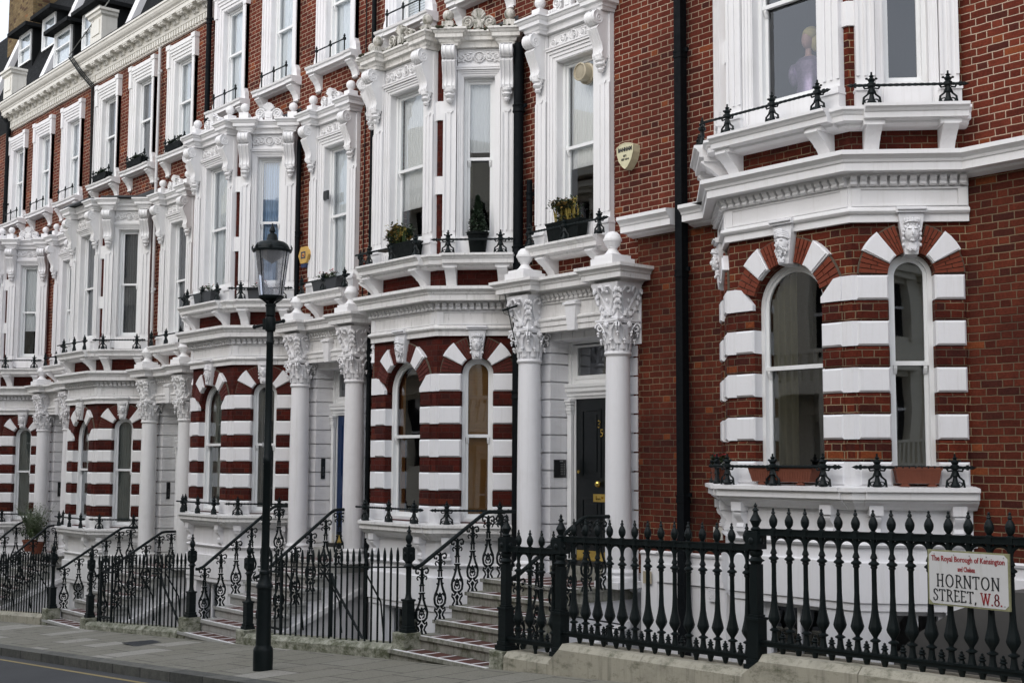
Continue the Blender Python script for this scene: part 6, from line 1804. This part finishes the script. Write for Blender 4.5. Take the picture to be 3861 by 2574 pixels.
cable('thin vertical black wire on the brick strip left of the black door bay', [(-4.32,W-.02,11),(-4.30,W-.02,8.2),(-4.31,W-.02,4.9)], .010, 'iron')

# grey rendered slope of the side stair behind the sign
def ramp_(mb):
    mb.prism([(6.45,-.9),(9.5,-.9),(9.5,1.48),(7.62,1.48),(7.1,1.28),(6.75,1.06),(6.45,.80)],-1.02,-.86)
    mb.prism([(7.62,1.48),(9.5,1.48),(9.5,1.50),(7.6,1.50)],-1.02,-.2)
tag(obj('stair_side_wall', None, ramp_, M['canvas']), 'grey sloping rendered wall seen through the railing under the street sign', 'wall')
# bulkhead lamp and basement stair rail in the area between the steps
bk = empty('bulkhead_lamp', (-2.80,-.62,.41), 'round black bulkhead lamp on the white basement wall seen through the spear railing', 'wall lamp', None, 0)
obj('body', None, lambda mb: (mb.lathe([(.0,-.0),(.13,0),(.13,.05),(.10,.07)],0,0,20), mb.box(-.02,.02,-.4,.0,-.6,-.0) if False else None, mb.xf(Matrix.Rotation(pi/2,4,'X'))), M['iron'], bk, autos=True)
obj('glass', None, lambda mb: (mb.lathe([(0,.09),(.07,.085),(.10,.06)],0,0,20), mb.xf(Matrix.Rotation(pi/2,4,'X'))), M['ventm'], bk, autos=True)
obj('arm', None, lambda mb: mb.box(-.03,.03,0,.52,-.04,.04), M['iron'], bk)
for n, lab in ((2,'black stair rail slanting down to the basement behind the spear railing by the lamp post'),(3,'black stair rail slanting down to the basement left of the blue door steps')):
    ox = H[n][0]; dz = 0 if n == 2 else -.42
    r = empty('area_handrail', (ox,-1.0,dz), lab, 'handrail', 'basement stair rails')
    obj('rail', 'arearail', lambda mb: (mb.tube([(-4.1,0,.86),(-3.72,0,.88),(-3.62,0,.68),(-2.75,0,-.08),(-2.3,0,-.5)],.02,6), mb.tube([(-3.72,0,.88),(-3.72,0,-1.2)],.025,6), mb.tube([(-2.75,0,-.08),(-2.75,0,-1.6)],.02,6)), M['iron'], r)
r = empty('area_handrail', (3.5,-1.4,0), 'thin black rail frame behind the middle cast iron railing', 'handrail', 'basement stair rails')
obj('rail', None, lambda mb: (mb.tube([(-1.35,0,.30),(-1.35,0,.82),(-.35,0,.80),(-.35,0,-.5)],.014,5), mb.tube([(-.62,0,.74),(-.25,0,.25),(.3,0,-.3)],.014,5), mb.tube([(-.62,0,-.5),(-.62,0,.74),(-.35,0,.74)],.014,5)), M['iron'], r)

# dressmaker's figure behind the first-floor glass of the nearest bay
dm = empty('mannequin', onf(1,FRONT,.74,-.50,5.9), "mannequin in a shiny mauve top behind the upper glass of the nearest bay", 'mannequin')
obj('body', None, lambda mb: (mb.lathe([(.13,0),(.15,.08),(.12,.26),(.15,.42),(.16,.50),(.10,.56),(.04,.59),(.035,.66)],0,0,16,sy=.7), mb.ell(0,0,.76,.07,.085,.105,12,8)), plain('mannequin_skin',(.50,.30,.27),.5,bmp=0), dm, autos=True)
obj('top', None, lambda mb: (mb.lathe([(.16,.0),(.17,.08),(.135,.26),(.165,.42),(.175,.50),(.12,.555)],0,0,16,sy=.75), mb.ell(-.19,0,.40,.07,.09,.14,10,6), mb.ell(.19,0,.40,.07,.09,.14,10,6)), plain('mauve_foil',(.34,.27,.42),.25,.4,30,.5), dm, autos=True)
obj('hair', None, lambda mb: (mb.ell(.02,.03,.83,.10,.10,.09,12,8), mb.ell(.07,.04,.74,.06,.06,.12,10,6)), plain('straw_hair',(.50,.42,.18),.7), dm, autos=True)

# ------------------------------------------------------------ the opposite side of the street (only seen reflected in the glass)
op = empty('opposite_terrace', (0,-15.0,0), 'pale stucco terrace across the street with dark sashes, seen only as reflections', 'house')
WIN = [(.8,1.2,2.2),(2.7,1.2,2.2),(4.5,.6,2.9),(.8,5.0,2.1),(2.7,5.0,2.1),(4.5,5.0,2.1),(.8,8.2,1.6),(2.7,8.2,1.6),(4.5,8.2,1.6)]
def opp(mb):
    for k in range(-8,9):
        x0 = k*6.2; g = gz(x0)
        holes = [(x0+a,x0+a+.95,g+z,g+z+hh) for a,z,hh in WIN]
        wall_grid(mb, x0, x0+6.2, g-1.5, g+10.8, holes, 0, .25)
        for a,z,hh in WIN:
            mb.box(x0+a-.15,x0+a,-.09,0,g+z-.1,g+z+hh+.15); mb.box(x0+a+.95,x0+a+1.1,-.09,0,g+z-.1,g+z+hh+.15)
            mb.box(x0+a-.25,x0+a+1.2,-.25,0,g+z+hh+.15,g+z+hh+.32)
        mb.box(x0,x0+6.2,-.55,0,g+10.45,g+10.8); mb.box(x0,x0+6.2,-.35,0,g+10.1,g+10.3)
        mb.box(x0,x0+6.2,-.9,0,g+4.1,g+4.4); mb.box(x0,x0+6.2,-.9,-.8,g+5.05,g+5.15)
        for q in range(24): mb.box(x0+q*.258,x0+q*.258+.11,-.88,-.80,g+4.4,g+5.05)
        for a in (4.1,5.75): mb.box(x0+a,x0+a+.3,-1.2,-.9,g-.2,g+4.1)
        mb.box(x0,x0+6.2,.26,8,g-1.5,g+10.6)
        mb.box(x0-.5,x0+.5,2,4,g+10,g+13.2)
    mb.xf(Matrix.Rotation(pi,4,'Z'))
obj('wall', None, opp, plain('pale_stucco_opposite',(.70,.66,.55),.8), op)
def opp2(mb):
    for k in range(-8,9):
        x0 = k*6.2; g = gz(x0)
        for a,z,hh in WIN: mb.box(x0+a,x0+a+.95,.2,.25,g+z,g+z+hh)
    mb.xf(Matrix.Rotation(pi,4,'Z'))
obj('window', None, opp2, M['slate'], op)
def opp3(mb):
    for k in range(-8,9):
        x0 = k*6.2; g = gz(x0)
        for a,z,hh in WIN:
            mb.box(x0+a,x0+a+.95,.14,.19,g+z+hh*.5,g+z+hh*.5+.06); mb.box(x0+a+.45,x0+a+.5,.14,.19,g+z,g+z+hh)
    mb.xf(Matrix.Rotation(pi,4,'Z'))
obj('glazing_bars', None, opp3, M['white'], op)
# cover plate in the pavement
cx_, cy_ = -5.9, -3.05
tag(obj('manhole_cover', None, lambda mb: (mb.box(-.33,.33,-.26,.26,0,.008), [mb.box(-.30+q*.1,-.26+q*.1,-.23,.23,.008,.011) for q in range(7)]), M['lead'], None, (cx_,cy_,gz(cx_,cy_)-.001)), 'dark metal cover plate set in the pavement left of the lamp post', 'manhole cover')

# ------------------------------------------------------------ light, camera
SUN_EL, SUN_AZ = radians(36), radians(10)     # azimuth measured from -y towards +x
sd = Vector((sin(SUN_AZ)*cos(SUN_EL), -cos(SUN_AZ)*cos(SUN_EL), sin(SUN_EL)))
sl = bpy.data.lights.new('sun', 'SUN'); sl.energy = 1.15; sl.angle = radians(60); sl.color = (1,.98,.965)
so = bpy.data.objects.new('sun', sl); COL.objects.link(so); so.rotation_euler = sd.to_track_quat('Z','Y').to_euler()
w = bpy.data.worlds.new('World'); scene.world = w; w.use_nodes = True
nt = w.node_tree; bg = nt.nodes['Background']
sky = nt.nodes.new('ShaderNodeTexSky'); sky.sky_type = 'NISHITA'; sky.sun_disc = False
sky.sun_elevation = SUN_EL; sky.sun_rotation = atan2(sd.x, sd.y); sky.air_density = 1.2; sky.dust_density = 3.5; sky.ozone_density = 1
mx = nt.nodes.new('ShaderNodeMix'); mx.data_type = 'RGBA'; mx.inputs[0].default_value = .75
nt.links.new(sky.outputs[0], mx.inputs[6])
tc = nt.nodes.new('ShaderNodeTexCoord'); cn = nt.nodes.new('ShaderNodeTexNoise'); cn.inputs['Scale'].default_value = 2.2; cn.inputs['Detail'].default_value = 5
nt.links.new(tc.outputs['Generated'], cn.inputs['Vector'])
cr = nt.nodes.new('ShaderNodeValToRGB'); cr.color_ramp.elements[0].color = (6.5,6.9,7.7,1); cr.color_ramp.elements[1].color = (9.5,9.8,10.5,1)
cr.color_ramp.elements[0].position = .35; cr.color_ramp.elements[1].position = .7
nt.links.new(cn.outputs[0], cr.inputs[0]); nt.links.new(cr.outputs[0], mx.inputs[7])
nt.links.new(mx.outputs[2], bg.inputs['Color']); bg.inputs['Strength'].default_value = .148
cd = bpy.data.cameras.new('camera'); cam = bpy.data.objects.new('camera', cd); COL.objects.link(cam); scene.camera = cam
cd.sensor_width = 36; cd.lens = 45.653; cd.clip_end = 2000; cd.clip_start = .1
cam.location = (13.8703,-11.9261,2.6317)
yaw, pit, rol = map(radians, (50.399,5.289,.2786))
fw = Vector((-sin(yaw)*cos(pit),cos(yaw)*cos(pit),sin(pit))); rt = Vector((cos(yaw),sin(yaw),0)); up = rt.cross(fw)
rt2 = rt*cos(rol)+up*sin(rol); up2 = -rt*sin(rol)+up*cos(rol)
cam.matrix_world = Matrix(((rt2.x,up2.x,-fw.x,cam.location.x),(rt2.y,up2.y,-fw.y,cam.location.y),(rt2.z,up2.z,-fw.z,cam.location.z),(0,0,0,1)))
scene.render.engine = 'CYCLES'
scene.render.resolution_x = 1024; scene.render.resolution_y = 682
vs = scene.view_settings; vs.view_transform = 'Standard'; vs.look = 'None'; vs.exposure = .22; vs.gamma = 1
scene.cycles.max_bounces = 6; scene.cycles.transparent_max_bounces = 12
scene.cycles.diffuse_bounces = 3; scene.cycles.glossy_bounces = 3
